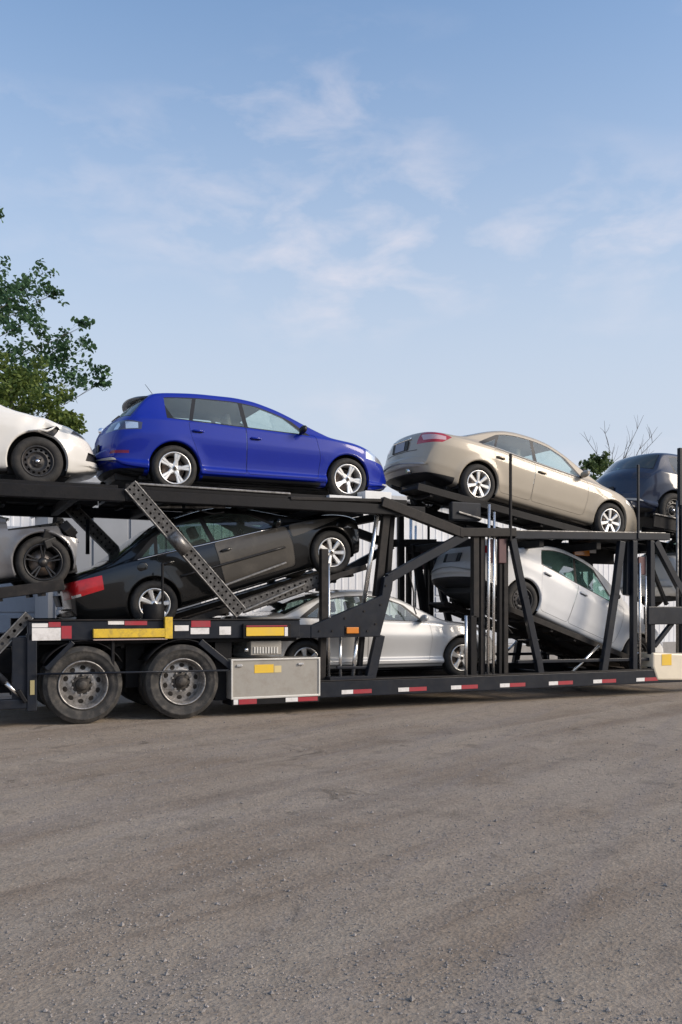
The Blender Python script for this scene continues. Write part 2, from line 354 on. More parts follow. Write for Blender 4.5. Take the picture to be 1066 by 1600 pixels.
# ------------------------------------------------------------------ car body: lofted sections, then panels cut out of the surface
class Surf:
    """vertex list, face list and one tag per face; clip() splits faces along planes and returns the inside ones"""
    def __init__(s, V, F): s.V = V; s.F = F; s.T = [0] * len(F); s.recenter()
    def cen(s, f):
        V = s.V; n = len(f); return (sum(V[i][0] for i in f) / n, sum(V[i][1] for i in f) / n, sum(V[i][2] for i in f) / n)
    def recenter(s): s.C = np.array([s.cen(f) for f in s.F]); s.Q = np.array([s.rad(f, c) for f, c in zip(s.F, s.C)])
    def rad(s, f, c): return max(math.dist(s.V[i], c) for i in f) + 1e-4
    def clip(s, faces, planes):
        cur = faces; V, F, T = s.V, s.F, s.T; n0 = len(F); dirty = set()
        for co, no in planes:
            if not cur: break
            ox, oy, oz = co; nx, ny, nz = no; nxt = []; cache = {}; dist = {}
            for f in cur:
                idx = F[f]; dd = []
                for i in idx:
                    q = dist.get(i)
                    if q is None:
                        v = V[i]; q = dist[i] = (v[0] - ox) * nx + (v[1] - oy) * ny + (v[2] - oz) * nz
                    dd.append(q)
                hi, lo = max(dd), min(dd)
                if hi <= 1e-6: nxt.append(f); continue
                if lo >= -1e-6: continue
                ins, out = [], []; n = len(idx)
                for k in range(n):
                    a, b = idx[k], idx[(k + 1) % n]; da, db = dd[k], dd[(k + 1) % n]
                    if da <= 0: ins.append(a)
                    if da >= 0: out.append(a)
                    if (da < 0 < db) or (db < 0 < da):
                        key = (a, b) if a < b else (b, a); c = cache.get(key)
                        if c is None:
                            t = da / (da - db); V.append(V[a].lerp(V[b], t)); c = cache[key] = len(V) - 1
                        ins.append(c); out.append(c)
                if len(ins) < 3: continue
                if len(out) < 3: nxt.append(f); continue
                F[f] = out; dirty.add(f); F.append(ins); T.append(T[f]); nxt.append(len(F) - 1)
            cur = nxt
        for f in dirty:
            if f < n0: s.C[f] = s.cen(F[f]); s.Q[f] = s.rad(F[f], s.C[f])
        if len(F) > n0:
            cs = [s.cen(f) for f in F[n0:]]; s.C = np.vstack([s.C, cs]); s.Q = np.concatenate([s.Q, [s.rad(f, c) for f, c in zip(F[n0:], cs)]])
        return cur
def poly_planes(pts, ax):
    """planes bounding a convex polygon drawn in the axes ax, e.g. (0, 2) for a side view"""
    cx = sum(p[0] for p in pts) / len(pts); cy = sum(p[1] for p in pts) / len(pts); out = []
    for a, b in zip(pts, pts[1:] + pts[:1]):
        dx, dy = b[0] - a[0], b[1] - a[1]
        if abs(dx) + abs(dy) < 1e-6: continue
        nx, ny = dy, -dx
        if (cx - a[0]) * nx + (cy - a[1]) * ny > 0: nx, ny = -nx, -ny
        co = [0, 0, 0]; no = [0, 0, 0]; co[ax[0]], co[ax[1]] = a; no[ax[0]], no[ax[1]] = nx, ny
        out.append((co, Vector(no).normalized()))
    return out
def rounded(pts, r, n=3):
    out = []; m = len(pts)
    for i in range(m):
        p = Vector((*pts[i], 0)); a = Vector((*pts[i - 1], 0)); b = Vector((*pts[(i + 1) % m], 0))
        la, lb = (a - p).length, (b - p).length; q = min(r, la * 0.45, lb * 0.45)
        pa = p + (a - p) / la * q; pb = p + (b - p) / lb * q
        for k in range(n + 1):
            t = k / n; v = pa * (1 - t) ** 2 + p * 2 * t * (1 - t) + pb * t * t; out.append((v.x, v.y))
    return out
def hull(pts):
    pts = sorted(set((round(x, 5), round(y, 5)) for x, y in pts))
    def half(ps):
        h = []
        for p in ps:
            while len(h) > 1 and (h[-1][0] - h[-2][0]) * (p[1] - h[-2][1]) - (h[-1][1] - h[-2][1]) * (p[0] - h[-2][0]) <= 0: h.pop()
            h.append(p)
        return h
    a, b = half(pts), half(pts[::-1]); return a[:-1] + b[:-1]

BODY, FRAME, SEAM, GONE = 0, 1, 2, 3
def make_car(name, sp, pmat, label, loc, tilt, extras=None, group='used cars loaded on the hauler'):
    car = empty(name, loc, (0, R(tilt), 0)); tag(car, label, 'car', group)
    top, belt, bot, wid = pchip(sp['top']), pchip(sp['belt']), pchip(sp['bot']), pchip(sp['wid'])
    xr, xf = sp['top'][0][0], sp['top'][-1][0]; WB = sp['wb']; Rt = sp['tyre']; AR = sp.get('arch', Rt + 0.055)
    crown_k = sp.get('crown', 0.055)
    def crown(x): return crown_k * min(1.0, (top(x) - bot(x)) / 0.5)
    def rails(x):
        zt = top(x); zb = min(belt(x), zt - 0.035); zr = max(zt - crown(x), zb + 0.008)
        w = wid(x); wb_ = w - 0.045; return zt, zb, zr, w, wb_, wb_ - 0.02 - sp.get('tumble', 0.40) * (zr - zb)
    def section(x):
        zt, zb, zr, w, wb_, wr = rails(x); z0 = bot(x); H = zb - z0; tk = sp.get('tuck', 0.06)
        p = [(0, z0), (w - 0.30, z0), (w - tk - 0.06, z0 + 0.004), (w - tk - 0.01, z0 + 0.02), (w - tk + 0.015, z0 + 0.07)]
        p += [(w - o, z0 + H * q) for q, o in sp.get('side', [(0.22, 0.030), (0.30, 0.018), (0.42, 0.012), (0.58, 0.004), (0.74, 0.0), (0.80, 0.004), (0.92, 0.022)])]
        p += [(wb_ + 0.006, zb - 0.018 * min(1, H / 0.3)), (wb_, zb), (wb_ - 0.012, zb + min(0.02, (zr - zb) * 0.3))]
        for q in (0.35, 0.62, 0.84): p.append((wb_ - 0.012 + (wr - wb_ + 0.012) * q, zb + (zr - zb) * q + 0.0))
        p += [(wr, zr), (wr * 0.93, zr + (zt - zr) * 0.42), (wr * 0.72, zr + (zt - zr) * 0.78), (wr * 0.36, zr + (zt - zr) * 0.97), (0, zt)]
        return chaikin(p, 2)
    # stations crowd towards both ends
    n = sp.get('stations', 104); xs = []
    for i in range(n):
        u = i / (n - 1); e = 0.5 - 0.5 * math.cos(math.pi * u); xs.append(xr + (xf - xr) * (0.45 * u + 0.55 * e))
    secs = [section(x) for x in xs]; m = len(secs[0])
    bm = bmesh.new()
    grid = []
    for x, sc in zip(xs, secs):
        row = [bm.verts.new((x, y, z)) for y, z in sc]
        row += [bm.verts.new((x, -y, z)) for y, z in sc[-2:0:-1]]
        grid.append(row)
    K = len(grid[0])
    for end, sg in ((0, -1), (-1, 1)):         # rounded closure of both ends
        row = grid[end]; zc = sum(v.co.z for v in row) / K; x0 = row[0].co.x; add = []
        for f_, d_ in ((0.975, 0.010), (0.90, 0.024), (0.76, 0.034), (0.5, 0.041), (0.2, 0.044)):
            add.append([bm.verts.new((x0 + sg * d_, v.co.y * f_, zc + (v.co.z - zc) * f_)) for v in row])
        grid = add[::-1] + grid if end == 0 else grid + add
    n = len(grid)
    for i in range(n - 1):
        for k in range(K):
            bm.faces.new((grid[i][k], grid[i][(k + 1) % K], grid[i + 1][(k + 1) % K], grid[i + 1][k]))
    # end caps, strips across
    for row in (grid[0], grid[-1]):
        for k in range(m - 1):
            a, b = row[k], row[k + 1]; c = row[(K - k - 1) % K]; d_ = row[(K - k) % K]
            vs = []
            for v in (a, b, c, d_):
                if v not in vs: vs.append(v)
            if len(vs) > 2: bm.faces.new(vs)
    bmesh.ops.recalc_face_normals(bm, faces=bm.faces); bm.verts.index_update()
    S = Surf([v.co.copy() for v in bm.verts], [[v.index for v in f.verts] for f in bm.faces]); bm.free()
    parts = {}            # tag -> (name, material, label, parent key, options)
    tid = [10]
    def new_tag(nm, mt, **kw):
        tid[0] += 1; parts[tid[0]] = dict(name=nm, mat=mt, **kw); return tid[0]
    def cut(t, planes, only=(BODY,), test=None):
        cen = S.C
        ok = np.isin(np.array(S.T), only)
        for co, no in planes: ok &= ((cen - np.array(co)) @ np.array(no)) < S.Q
        fs = [int(f) for f in np.nonzero(ok)[0]]
        if test: fs = [f for f in fs if test(Vector(cen[f]))]
        r = S.clip(fs, planes)
        for f in r: S.T[f] = t
        return r
    # ---- glass (before the plan-view curve is applied)
    gl = sp.get('glass', M_GLASS)
    def yrail(x): return rails(x)[5]
    hx, cx = sp['windscreen']                 # header x, cowl x
    if not sp.get('no_screen'):
        pts = [(hx, -(yrail(hx) - 0.045)), (cx, -(yrail(cx) - 0.03)), (cx, yrail(cx) - 0.03), (hx, yrail(hx) - 0.045)]
        ztest = lambda c: c.z > 0.6 * top(cx)
        cut(FRAME, poly_planes([(hx - 0.012, pts[0][1] - 0.012), (cx + 0.02, pts[1][1] - 0.02), (cx + 0.02, pts[2][1] + 0.02), (hx - 0.012, pts[3][1] + 0.012)], (0, 1)), test=ztest)
        cut(new_tag('windscreen', sp.get('screen_glass', gl)), poly_planes(pts, (0, 1)), (FRAME,), ztest)
    gx0, gx1 = sp['rear_glass']
    pts = [(gx0, -(yrail(gx0) - 0.05)), (gx1, -(yrail(gx1) - 0.05)), (gx1, yrail(gx1) - 0.05), (gx0, yrail(gx0) - 0.05)]
    ztest = lambda c: c.z > top(gx0) - 0.16
    cut(FRAME, poly_planes([(gx0 - 0.015, pts[0][1] - 0.015), (gx1 + 0.01, pts[1][1] - 0.012), (gx1 + 0.01, pts[2][1] + 0.012), (gx0 - 0.015, pts[3][1] + 0.015)], (0, 1)), test=ztest)
    cut(new_tag('rear_window', sp.get('rear_mat', M_GLASS_DK)), poly_planes(rounded(pts, 0.05), (0, 1)), (FRAME,), ztest)
    dx0, dx1 = sp['dlo']; mt, mb = sp.get('dlo_top', 0.055), sp.get('dlo_bot', 0.022)
    def dlo_poly(a, b, la, lb, it, ib):
        """window between x=a and x=b at the belt; la, lb = forward lean of its two ends per metre of height"""
        P = []
        for i in range(25):
            x = dx0 + (dx1 - dx0) * i / 24; P.append((x, rails(x)[2] - it))
        low = [(dx0, belt(dx0) + ib), (dx1, belt(dx1) + ib)]
        H = hull(P + low)
        pl = poly_planes(H, (0, 2))
        za, zb2 = belt(a) + ib, belt(b) + ib
        pl.append(((a, 0, za), Vector((-1, 0, la)).normalized())); pl.append(((b, 0, zb2), Vector((1, 0, -lb)).normalized()))
        return pl
    fmat = sp.get('frame_mat', M_TRIM)
    for sd in (-1, 1):
        tst = lambda c, sd=sd: c.y * sd > 0.3
        cut(FRAME, dlo_poly(dx0, dx1, sp['lean'][0], sp['lean'][1], mt, mb), test=tst)
        for (a, b, la, lb) in sp['windows']:
            cut(new_tag('side_window', gl), dlo_poly(a, b, la, lb, mt + 0.016, mb + 0.014), (FRAME,), tst)
    # ---- plan-view curve of both ends
    rc, fc = sp.get('rear_c', 0.16), sp.get('front_c', 0.22); wm = max(k[1] for k in sp['wid'])
    for v in S.V:
        u = min(1.0, abs(v.y) / wm); x = v.x
        q = rc * (u ** 2.3) * (1 - sstep(xr, xr + 1.15, x))
        q2 = fc * (u ** 2.3) * (0.35 * sstep(hx - 0.5, hx + 0.1, x) + 0.65 * sstep(WB + 0.1, xf, x))
        v.x = x + q - q2
    # flared wheel arches
    fl = sp.get('flare', 0.014)
    for v in S.V:
        if abs(v.y) > 0.55 and v.z < belt(v.x) - 0.03:
            for ax in (0, WB):
                rr_ = math.hypot(v.x - ax, v.z - Rt)
                v.y += math.copysign(fl * math.exp(-((rr_ - AR) / 0.06) ** 2), v.y)
    for fn in sp.get('deform', []): fn(S.V)
    S.recenter()
    # ---- wheel arches
    for ax in (0, WB):
        for sd in (-1, 1):
            pl = poly_planes([(ax + AR * math.cos(2 * math.pi * k / 36), Rt + 0.01 + AR * math.sin(2 * math.pi * k / 36)) for k in range(36)], (0, 2))
            cut(GONE, pl, test=lambda c, sd=sd: c.y * sd > 0.45)
    for fn in sp.get('cuts', []): fn(cut, new_tag)
    # ---- lamps, bumpers, doors
    for L_ in sp.get('lamps', []):
        for sd in (-1, 1):
            pl = poly_planes(L_['poly'], (0, 2)) + [((0, sd * L_['y'], 0), (0, -sd, 0))]
            t = new_tag(L_['name'], L_['mat'], push=L_.get('push', 0.0)); cut(t, pl, L_.get('only', (BODY,)) if 'on' not in L_ else (L_['on'][sd],), lambda c, sd=sd: c.y * sd > 0)
            L_.setdefault('tags', {})[sd] = t
            for (poly, mt2, nm2, y2, y3) in L_.get('inner', []):
                pl = poly_planes(poly, (0, 2)) + [((0, sd * y2, 0), (0, -sd, 0)), ((0, sd * y3, 0), (0, sd, 0))]
                cut(new_tag(nm2, mt2, up=t), pl, (t,), lambda c, sd=sd: c.y * sd > 0)
    for pn in sp.get('panels', []):
        for sd in (-1, 1):
            tst = lambda c, sd=sd: c.y * sd > 0.4
            P = pn['poly']; g = 0.005
            cxp = sum(p[0] for p in P) / len(P); czp = sum(p[1] for p in P) / len(P)
            big = [(x + math.copysign(g, x - cxp), z + math.copysign(g, z - czp)) for x, z in P]
            st = new_tag('door_seam', M_TRIM, seam=True, push=0.006); cut(st, poly_planes(rounded(big, 0.06), (0, 2)), test=tst)
            cut(new_tag(pn['name'], pn.get('mat', pmat), door=sd, poly=P), poly_planes(rounded(P, 0.055), (0, 2)), (st,), tst)
    if sp.get('bumper_z'):
        for (x0, x1, z0, z1, nm, mt2) in sp['bumper_z']:
            cut(new_tag(nm, mt2), poly_planes([(x0, z0), (x1, z0), (x1, z1), (x0, z1)], (0, 2)))
    # ---- split by tag
    bvh = BVHTree.FromPolygons(S.V, S.F)
    VN = [Vector() for _ in S.V]
    for f in S.F:
        a = S.V[f[0]]; fn_ = Vector()
        for i in range(1, len(f) - 1): fn_ += (S.V[f[i]] - a).cross(S.V[f[i + 1]] - a)
        for v in f: VN[v] += fn_
    for v in VN:
        if v.length > 0: v.normalize()
    by = {}
    for f, t in zip(S.F, S.T): by.setdefault(t, []).append(f)
    def emit(fs, nm, mt_, parent, inner=True, push=0.0, thick=0.018):
        idx = {}; vs = []; fl_ = []; nor = []
        for f in fs:
            q = []
            for v in f:
                if v not in idx: idx[v] = len(vs); vs.append(S.V[v] - VN[v] * push); nor.append(VN[v])
                if idx[v] not in q: q.append(idx[v])
            if len(q) > 2: fl_.append(q)
        n1, nf = len(vs), len(fl_)
        if inner:          # lining on the inside of the sheet
            vs += [v - n_ * thick for v, n_ in zip(vs, nor)]; nor = nor + [-n_ for n_ in nor]; fl_ += [[i + n1 for i in reversed(q)] for q in fl_]
        me = bpy.data.meshes.new(nm); me.from_pydata(vs, [], fl_); me.materials.append(mt_); me.materials.append(M_INT)
        me.polygons.foreach_set('use_smooth', [True] * len(fl_)); me.polygons.foreach_set('material_index', [0] * nf + [1] * (len(fl_) - nf)); me.update()
        me.normals_split_custom_set_from_vertices([tuple(n_) if n_.length > 0 else (0, 0, 1) for n_ in nor])
        o = bpy.data.objects.new(nm, me)
        return link(o, parent)
    obj = {}
    obj[BODY] = emit(by[BODY], 'body_shell', pmat, car)
    if FRAME in by: emit(by[FRAME], 'window_frame', fmat, car)
    doors = []
    for t, q in parts.items():
        if t not in by: continue
        o = emit(by[t], q['name'], q['mat'], obj.get(q.get('up')) or car, inner='window' not in q['name'] and 'screen' not in q['name'] and not q.get('up') and not q.get('seam'), push=q.get('push', 0.0), thick=0.012)
        obj[t] = o
        if 'door' in q: doors.append((o, q))
    def hit(x, z, sd):
        r = bvh.ray_cast(Vector((x, sd * 3, z)), Vector((0, -sd, 0))); return r[0].y if r[0] else sd * 0.85
    def hit_rear(y, z):
        r = bvh.ray_cast(Vector((-5, y, z)), Vector((1, 0, 0))); return r[0].x if r[0] else xr
    # wheel wells and arch lips
    for ax in (0, WB):
        for sd in (-1, 1):
            w = MB(); vs = []; ang = [R(-25 + 230 * k / 24) for k in range(25)]
            y0 = sd * (wm - 0.055); y1 = sd * 0.42
            for k, a in enumerate(ang):
                cxa, cza = ax + (AR - 0.004) * math.cos(a), Rt + 0.01 + (AR - 0.004) * math.sin(a)
                vs += [(cxa, y0, cza), (cxa, y1, cza)]
            w.add(vs, [(2 * k, 2 * k + 1, 2 * k + 3, 2 * k + 2) for k in range(24)], True)
            w.add([(ax, y1, Rt)] + vs[1::2], [(0, k + 1, k + 2) for k in range(24)])
            w.build('wheel_well', M_PLAST, car)
            l = MB(); vs = []
            ok = []
            for k in range(49):
                a = R(-20 + 220 * k / 48); xx, zz = ax + AR * math.cos(a), Rt + 0.01 + AR * math.sin(a)
                yy = hit(ax + (AR + 0.008) * math.cos(a), Rt + 0.01 + (AR + 0.008) * math.sin(a), sd)
                ok.append(abs(yy) > 0.6 and zz > bot(ax) + 0.03 and not (sp.get('lip_max') and xx > sp['lip_max']))
                vs += [(xx, yy, zz), (ax + (AR - 0.016) * math.cos(a), yy - sd * 0.004, Rt + 0.01 + (AR - 0.016) * math.sin(a)), (ax + (AR - 0.02) * math.cos(a), yy - sd * 0.04, Rt + 0.01 + (AR - 0.02) * math.sin(a))]
            fs = []
            for k in range(48):
                if ok[k] and ok[k + 1]: fs += [(3 * k, 3 * k + 1, 3 * k + 4, 3 * k + 3), (3 * k + 1, 3 * k + 2, 3 * k + 5, 3 * k + 4)]
            if fs:
                l.add(vs, fs, True); l.build('wheel_arch_lip', sp.get('lip_mat', pmat), car)
    # wheels
    wk = sp.get('wheel', 'five'); rr = sp.get('rim', 0.215)
    for ax in (0, WB):
        for sd in (-1, 1):
            make_wheel(car, ax, sd * (wm - 0.115), sd, Rt, rr, wk, m=sp.get('wheel_mat', M_ALU))
    # door handles and mirrors
    for o, q in doors:
        if 'door' not in q['name']: continue
        sd = q['door']; P = q['poly']; xa = min(p[0] for p in P)
        if sp.get('handles', True):
            hx_ = xa + 0.13; hz = belt(hx_) - sp.get('handle_drop', 0.13); hy = hit(hx_, hz, sd)
            MB().tube([(hx_ - 0.085, hy - sd * 0.004, hz), (hx_ - 0.06, hy + sd * 0.026, hz + 0.002), (hx_ + 0.05, hy + sd * 0.028, hz + 0.002), (hx_ + 0.085, hy - sd * 0.004, hz)], [0.012, 0.015, 0.015, 0.012], 8).build('door_handle', sp.get('handle_mat', pmat), o)
            MB().box((hx_ - 0.005, hy + sd * 0.001, hz - 0.003), (0.13, 0.008, 0.05)).build('handle_recess', M_TRIM, o, bevel=0.003)
    if not sp.get('no_mirror'):
        mx = sp.get('mirror_x', cx - 0.42)
        for sd in (-1, 1):
            zz = belt(mx) + 0.07; yy = hit(mx, belt(mx) + 0.04, sd)
            b = MB(); vs = []; fs = []
            for i in range(7):
                t = i / 6; w_ = 0.5 + 0.5 * math.sin(math.pi * (0.18 + 0.70 * t))
                for k in range(10):
                    a = 2 * math.pi * k / 10; vs.append((mx + 0.045 * math.cos(a) * w_ - 0.01, yy + sd * (0.03 + 0.17 * t), zz + 0.062 * math.sin(a) * w_ + 0.012 * t))
            for i in range(6):
                for k in range(10): fs.append((i * 10 + k, i * 10 + (k + 1) % 10, (i + 1) * 10 + (k + 1) % 10, (i + 1) * 10 + k))
            fs += [tuple(range(10)), tuple(range(60, 70))]
            b.add(vs, fs, True); mo = b.build('door_mirror', sp.get('mirror_mat', pmat), car)
            MB().bar((mx, yy - sd * 0.02, zz - 0.03), (mx, yy + sd * 0.07, zz - 0.02), 0.05, 0.03, (0, 0, 1)).build('mirror_stalk', M_TRIM, mo, bevel=0.008)
    # underbody, cabin
    u = MB(); u.box((WB / 2, 0, bot(1) + 0.03), (WB + 0.9, 1.25, 0.12)); u.tube([(-0.5, 0.3, bot(0) - 0.02), (xr + 0.12, 0.35, bot(0) + 0.02)], 0.03); u.box((0, 0, Rt - 0.02), (0.12, 1.3, 0.10)); u.box((WB, 0, Rt - 0.04), (0.3, 1.3, 0.12)); u.box((-0.5, 0, bot(0) + 0.02), (0.5, 0.9, 0.12))
    u.build('underbody', M_PLAST, car, bevel=0.02)
    sm = sp.get('seat', M_SEAT); zs = 0.44
    for sx in (sp.get('seat_x', 1.35),):
        for yy in (-0.36, 0.36):
            b = MB(); b.box((sx, yy, zs), (0.5, 0.46, 0.16)); b.box((sx - 0.30, yy, zs + 0.30), (0.14, 0.46, 0.58), (0, -0.30, 0)); st = b.build('front_seat', sm, car, bevel=0.05)
            MB().box((sx - 0.41, yy, zs + 0.70), (0.09, 0.26, 0.18), (0, -0.2, 0)).build('headrest', sm, st, bevel=0.03)
    b = MB(); b.box((sx - 0.92, 0, zs), (0.45, 1.2, 0.16)); b.box((sx - 1.17, 0, zs + 0.28), (0.14, 1.2, 0.54), (0, -0.35, 0)); b.build('rear_seat', sm, car, bevel=0.05)
    b = MB(); b.box((cx - 0.32, 0, belt(cx) - 0.10), (0.5, 1.3, 0.2), (0, 0.1, 0)); dsh = b.build('dashboard', M_INT, car, bevel=0.05)
    ring = [(cx - 0.62 + 0.06 * math.cos(a) , 0.36 + 0.18 * math.sin(a), belt(cx) - 0.03 + 0.17 * math.cos(a)) for a in [2 * math.pi * k / 20 for k in range(21)]]
    MB().tube(ring, 0.014, 6, False).build('steering_wheel', M_TRIM, dsh)
    if extras: extras(car, hit, hit_rear, sp, pmat)
    return car

def sedan(wb=2.78, ro=1.08, fo=0.96, h=1.475, w=0.897, tyre=0.325, **kw):
    """three-box profile, rear axle at x = 0"""
    k = wb / 2.78; hz = h / 1.475
    def X(x):
        if x < 0: return x * ro / 1.08
        if x > 2.78: return wb + (x - 2.78) * fo / 0.96
        return x * k
    def P(l): return [(X(x), z * hz) for x, z in l]
    sp = dict(wb=wb, tyre=tyre, rim=0.215,
        top=P([(-1.08, .60), (-1.075, .74), (-1.05, .90), (-1.0, 1.01), (-.97, 1.035), (-.85, 1.05), (-.6, 1.065), (-.42, 1.09), (-.25, 1.15), (.25, 1.355), (.5, 1.43), (.75, 1.465), (1.05, 1.475), (1.35, 1.455), (1.62, 1.39), (2.45, 1.03), (2.58, .985), (3.0, .93), (3.35, .85), (3.55, .76), (3.68, .64), (3.74, .52)]),
        belt=P([(-1.08, .52), (-1.05, .82), (-.98, .94), (-.5, .985), (0, .985), (1, .945), (2.4, .90), (2.8, .87), (3.2, .80), (3.5, .69), (3.66, .56), (3.74, .44)]),
        bot=P([(-1.08, .40), (-1.0, .31), (-.7, .25), (-.3, .205), (1, .19), (3.0, .19), (3.4, .20), (3.74, .27)]),
        wid=[(X(x), y * w / .897) for x, y in [(-1.08, .74), (-1.05, .78), (-.95, .825), (-.7, .865), (-.3, .89), (.5, .897), (2.2, .897), (2.8, .89), (3.1, .875), (3.35, .83), (3.55, .75), (3.68, .66), (3.74, .58)]],
        windscreen=(X(1.60), X(2.46)), rear_glass=(X(-.36), X(.30)), dlo=(X(-.12), X(2.16)), lean=(1.6, -1.3),
        windows=[(X(.02), X(.20), 1.6, 0.35), (X(.25), X(1.02), 0.35, -0.10), (X(1.09), X(2.08), -0.10, -1.3)],
        panels=[dict(name='rear_door', poly=[(X(.42), .30), (X(1.04), .30), (X(1.04), .955 * hz), (X(.20), .97 * hz), (X(.24), .80)]),
                dict(name='front_door', poly=[(X(1.055), .30), (X(2.16), .30), (X(2.20), .60), (X(2.17), .915 * hz), (X(1.055), .95 * hz)])],
        X=X, hz=hz)
    sp.update(kw); return sp

# ================================================================== GROUND
def ground():
    def axis(a, b, lo, hi, st, far):
        v = [lo + st * i for i in range(int((hi - lo) / st) + 1)]
        q = []; d = st
        x = hi
        while x < b: d *= 1.45; x += d; q.append(min(x, b))
        p = []; d = st; x = lo
        while x > a: d *= 1.45; x -= d; p.append(max(x, a))
        return p[::-1] + v + q
    xs = axis(-1500, 1500, -8, 16, 0.10, 0); ys = axis(-400, 1500, -10.5, 4.0, 0.10, 0)
    from mathutils import noise
    def hgt(x, y):
        if x < -9 or x > 17 or y < -11.5 or y > 5: return 0.0
        q = 0.012 * noise.noise(Vector((x * 0.5, y * 0.5, 0))) + 0.006 * noise.noise(Vector((x * 1.8, y * 1.8, 3)))
        u = -0.39 * x + 0.92 * y; v = 0.92 * x + 0.39 * y          # tracks run slightly towards the trailer
        q += 0.010 * noise.noise(Vector((u * 2.2, v * 0.16, 7))) + 0.004 * noise.noise(Vector((u * 6, v * 0.5, 9)))
        k = max(0, min(1, (-0.4 - y) / 0.8)); return q * k - 0.004
    vs = [(x, y, hgt(x, y)) for y in ys for x in xs]; nx = len(xs)
    fs = [(j * nx + i, j * nx + i + 1, (j + 1) * nx + i + 1, (j + 1) * nx + i) for j in range(len(ys) - 1) for i in range(nx - 1)]
    me = bpy.data.meshes.new('ground'); me.from_pydata(vs, [], fs); me.polygons.foreach_set('use_smooth', [True] * len(fs))
    m = bpy.data.materials.new('packed_gravel'); nt, N, L, B = nodes_of(m)
    tc = N.new('ShaderNodeTexCoord')
    def noi(scale, det, rough, vec, dist=0.0):
        n = N.new('ShaderNodeTexNoise'); n.inputs['Scale'].default_value = scale; n.inputs['Detail'].default_value = det; n.inputs['Roughness'].default_value = rough; n.inputs['Distortion'].default_value = dist
        L.new(vec, n.inputs['Vector']); return n.outputs['Fac']
    def rng(s, a, b, c=0.0, d=1.0):
        r = N.new('ShaderNodeMapRange'); r.inputs[1].default_value = a; r.inputs[2].default_value = b; r.inputs[3].default_value = c; r.inputs[4].default_value = d
        L.new(s, r.inputs[0]); return r.outputs[0]
    def mix(f, a, b, mode='MIX'):
        x = N.new('ShaderNodeMix'); x.data_type = 'RGBA'; x.blend_type = mode
        if isinstance(f, float): x.inputs[0].default_value = f
        else: L.new(f, x.inputs[0])
        for i, q in ((6, a), (7, b)):
            if isinstance(q, tuple): x.inputs[i].default_value = (*q, 1)
            else: L.new(q, x.inputs[i])
        return x.outputs[2]
    P = tc.outputs['Object']
    def turned(deg, sc):
        a = N.new('ShaderNodeMapping'); a.inputs['Rotation'].default_value = (0, 0, R(-deg)); L.new(P, a.inputs['Vector'])
        b = N.new('ShaderNodeMapping'); b.inputs['Scale'].default_value = sc; L.new(a.outputs[0], b.inputs['Vector']); return b
    mp = turned(23, (0.10, 1.15, 1)); mp2 = turned(38, (0.16, 3.4, 1))
    tracks = noi(1.0, 6, 0.6, mp.outputs[0], 0.6); tracks2 = noi(1.0, 5, 0.6, mp2.outputs[0], 0.4)
    patches = noi(0.45, 7, 0.62, P, 0.3); fine = noi(38, 8, 0.75, P); mid = noi(7, 8, 0.72, P)
    c = mix(rng(patches, 0.38, 0.62), (0.242, 0.198, 0.165), (0.322, 0.285, 0.259))
    c = mix(rng(tracks, 0.40, 0.66), c, (0.374, 0.332, 0.295))
    c = mix(rng(tracks, 0.30, 0.46, 0.40, 0.0), c, (0.181, 0.155, 0.138))
    c = mix(rng(tracks2, 0.50, 0.66, 0.0, 0.50), c, (0.266, 0.245, 0.247))
    c = mix(rng(mid, 0.54, 0.74, 0, 0.55), c, (0.169, 0.143, 0.125))
    c = mix(rng(fine, 0.30, 0.46, 0.55, 0.0), c, (0.121, 0.102, 0.088))
    c = mix(rng(fine, 0.58, 0.76, 0.0, 0.42), c, (0.548, 0.496, 0.449))
    lump = noi(2.6, 7, 0.68, P, 0.5)
    c = mix(rng(lump, 0.54, 0.72, 0.0, 0.50), c, (0.300, 0.275, 0.250)); c = mix(rng(lump, 0.30, 0.45, 0.55, 0.0), c, (0.150, 0.132, 0.118))
    blot = noi(1.15, 5, 0.6, P, 0.9); c = mix(rng(blot, 0.655, 0.70, 0.0, 0.62), c, (0.105, 0.092, 0.082))
    vo = N.new('ShaderNodeTexVoronoi'); vo.inputs['Scale'].default_value = 55; L.new(P, vo.inputs['Vector'])
    grit = N.new('ShaderNodeMix'); grit.data_type = 'RGBA'; grit.blend_type = 'MULTIPLY'; grit.inputs[0].default_value = 0.28
    L.new(c, grit.inputs[6]); bw = N.new('ShaderNodeRGBToBW'); L.new(vo.outputs['Color'], bw.inputs[0]); L.new(rng(bw.outputs[0], 0.2, 0.8, 0.55, 1.35), grit.inputs[7])
    wm_ = N.new('ShaderNodeMix'); wm_.data_type = 'RGBA'; wm_.blend_type = 'MULTIPLY'; wm_.inputs[0].default_value = 1.0; wm_.inputs[7].default_value = (0.94, 0.88, 0.775, 1); L.new(grit.outputs[2], wm_.inputs[6]); L.new(wm_.outputs[2], B.inputs['Base Color']); B.inputs['Roughness'].default_value = 0.93; B.inputs['Specular IOR Level'].default_value = 0.2
    b1 = N.new('ShaderNodeBump'); b1.inputs['Strength'].default_value = 0.55; b1.inputs['Distance'].default_value = 0.012; L.new(fine, b1.inputs['Height'])
    b2 = N.new('ShaderNodeBump'); b2.inputs['Strength'].default_value = 0.5; b2.inputs['Distance'].default_value = 0.008; L.new(vo.outputs['Distance'], b2.inputs['Height']); L.new(b1.outputs[0], b2.inputs['Normal'])
    b3 = N.new('ShaderNodeBump'); b3.inputs['Strength'].default_value = 0.6; b3.inputs['Distance'].default_value = 0.035; L.new(mid, b3.inputs['Height']); L.new(b2.outputs[0], b3.inputs['Normal'])
    L.new(b3.outputs[0], B.inputs['Normal'])
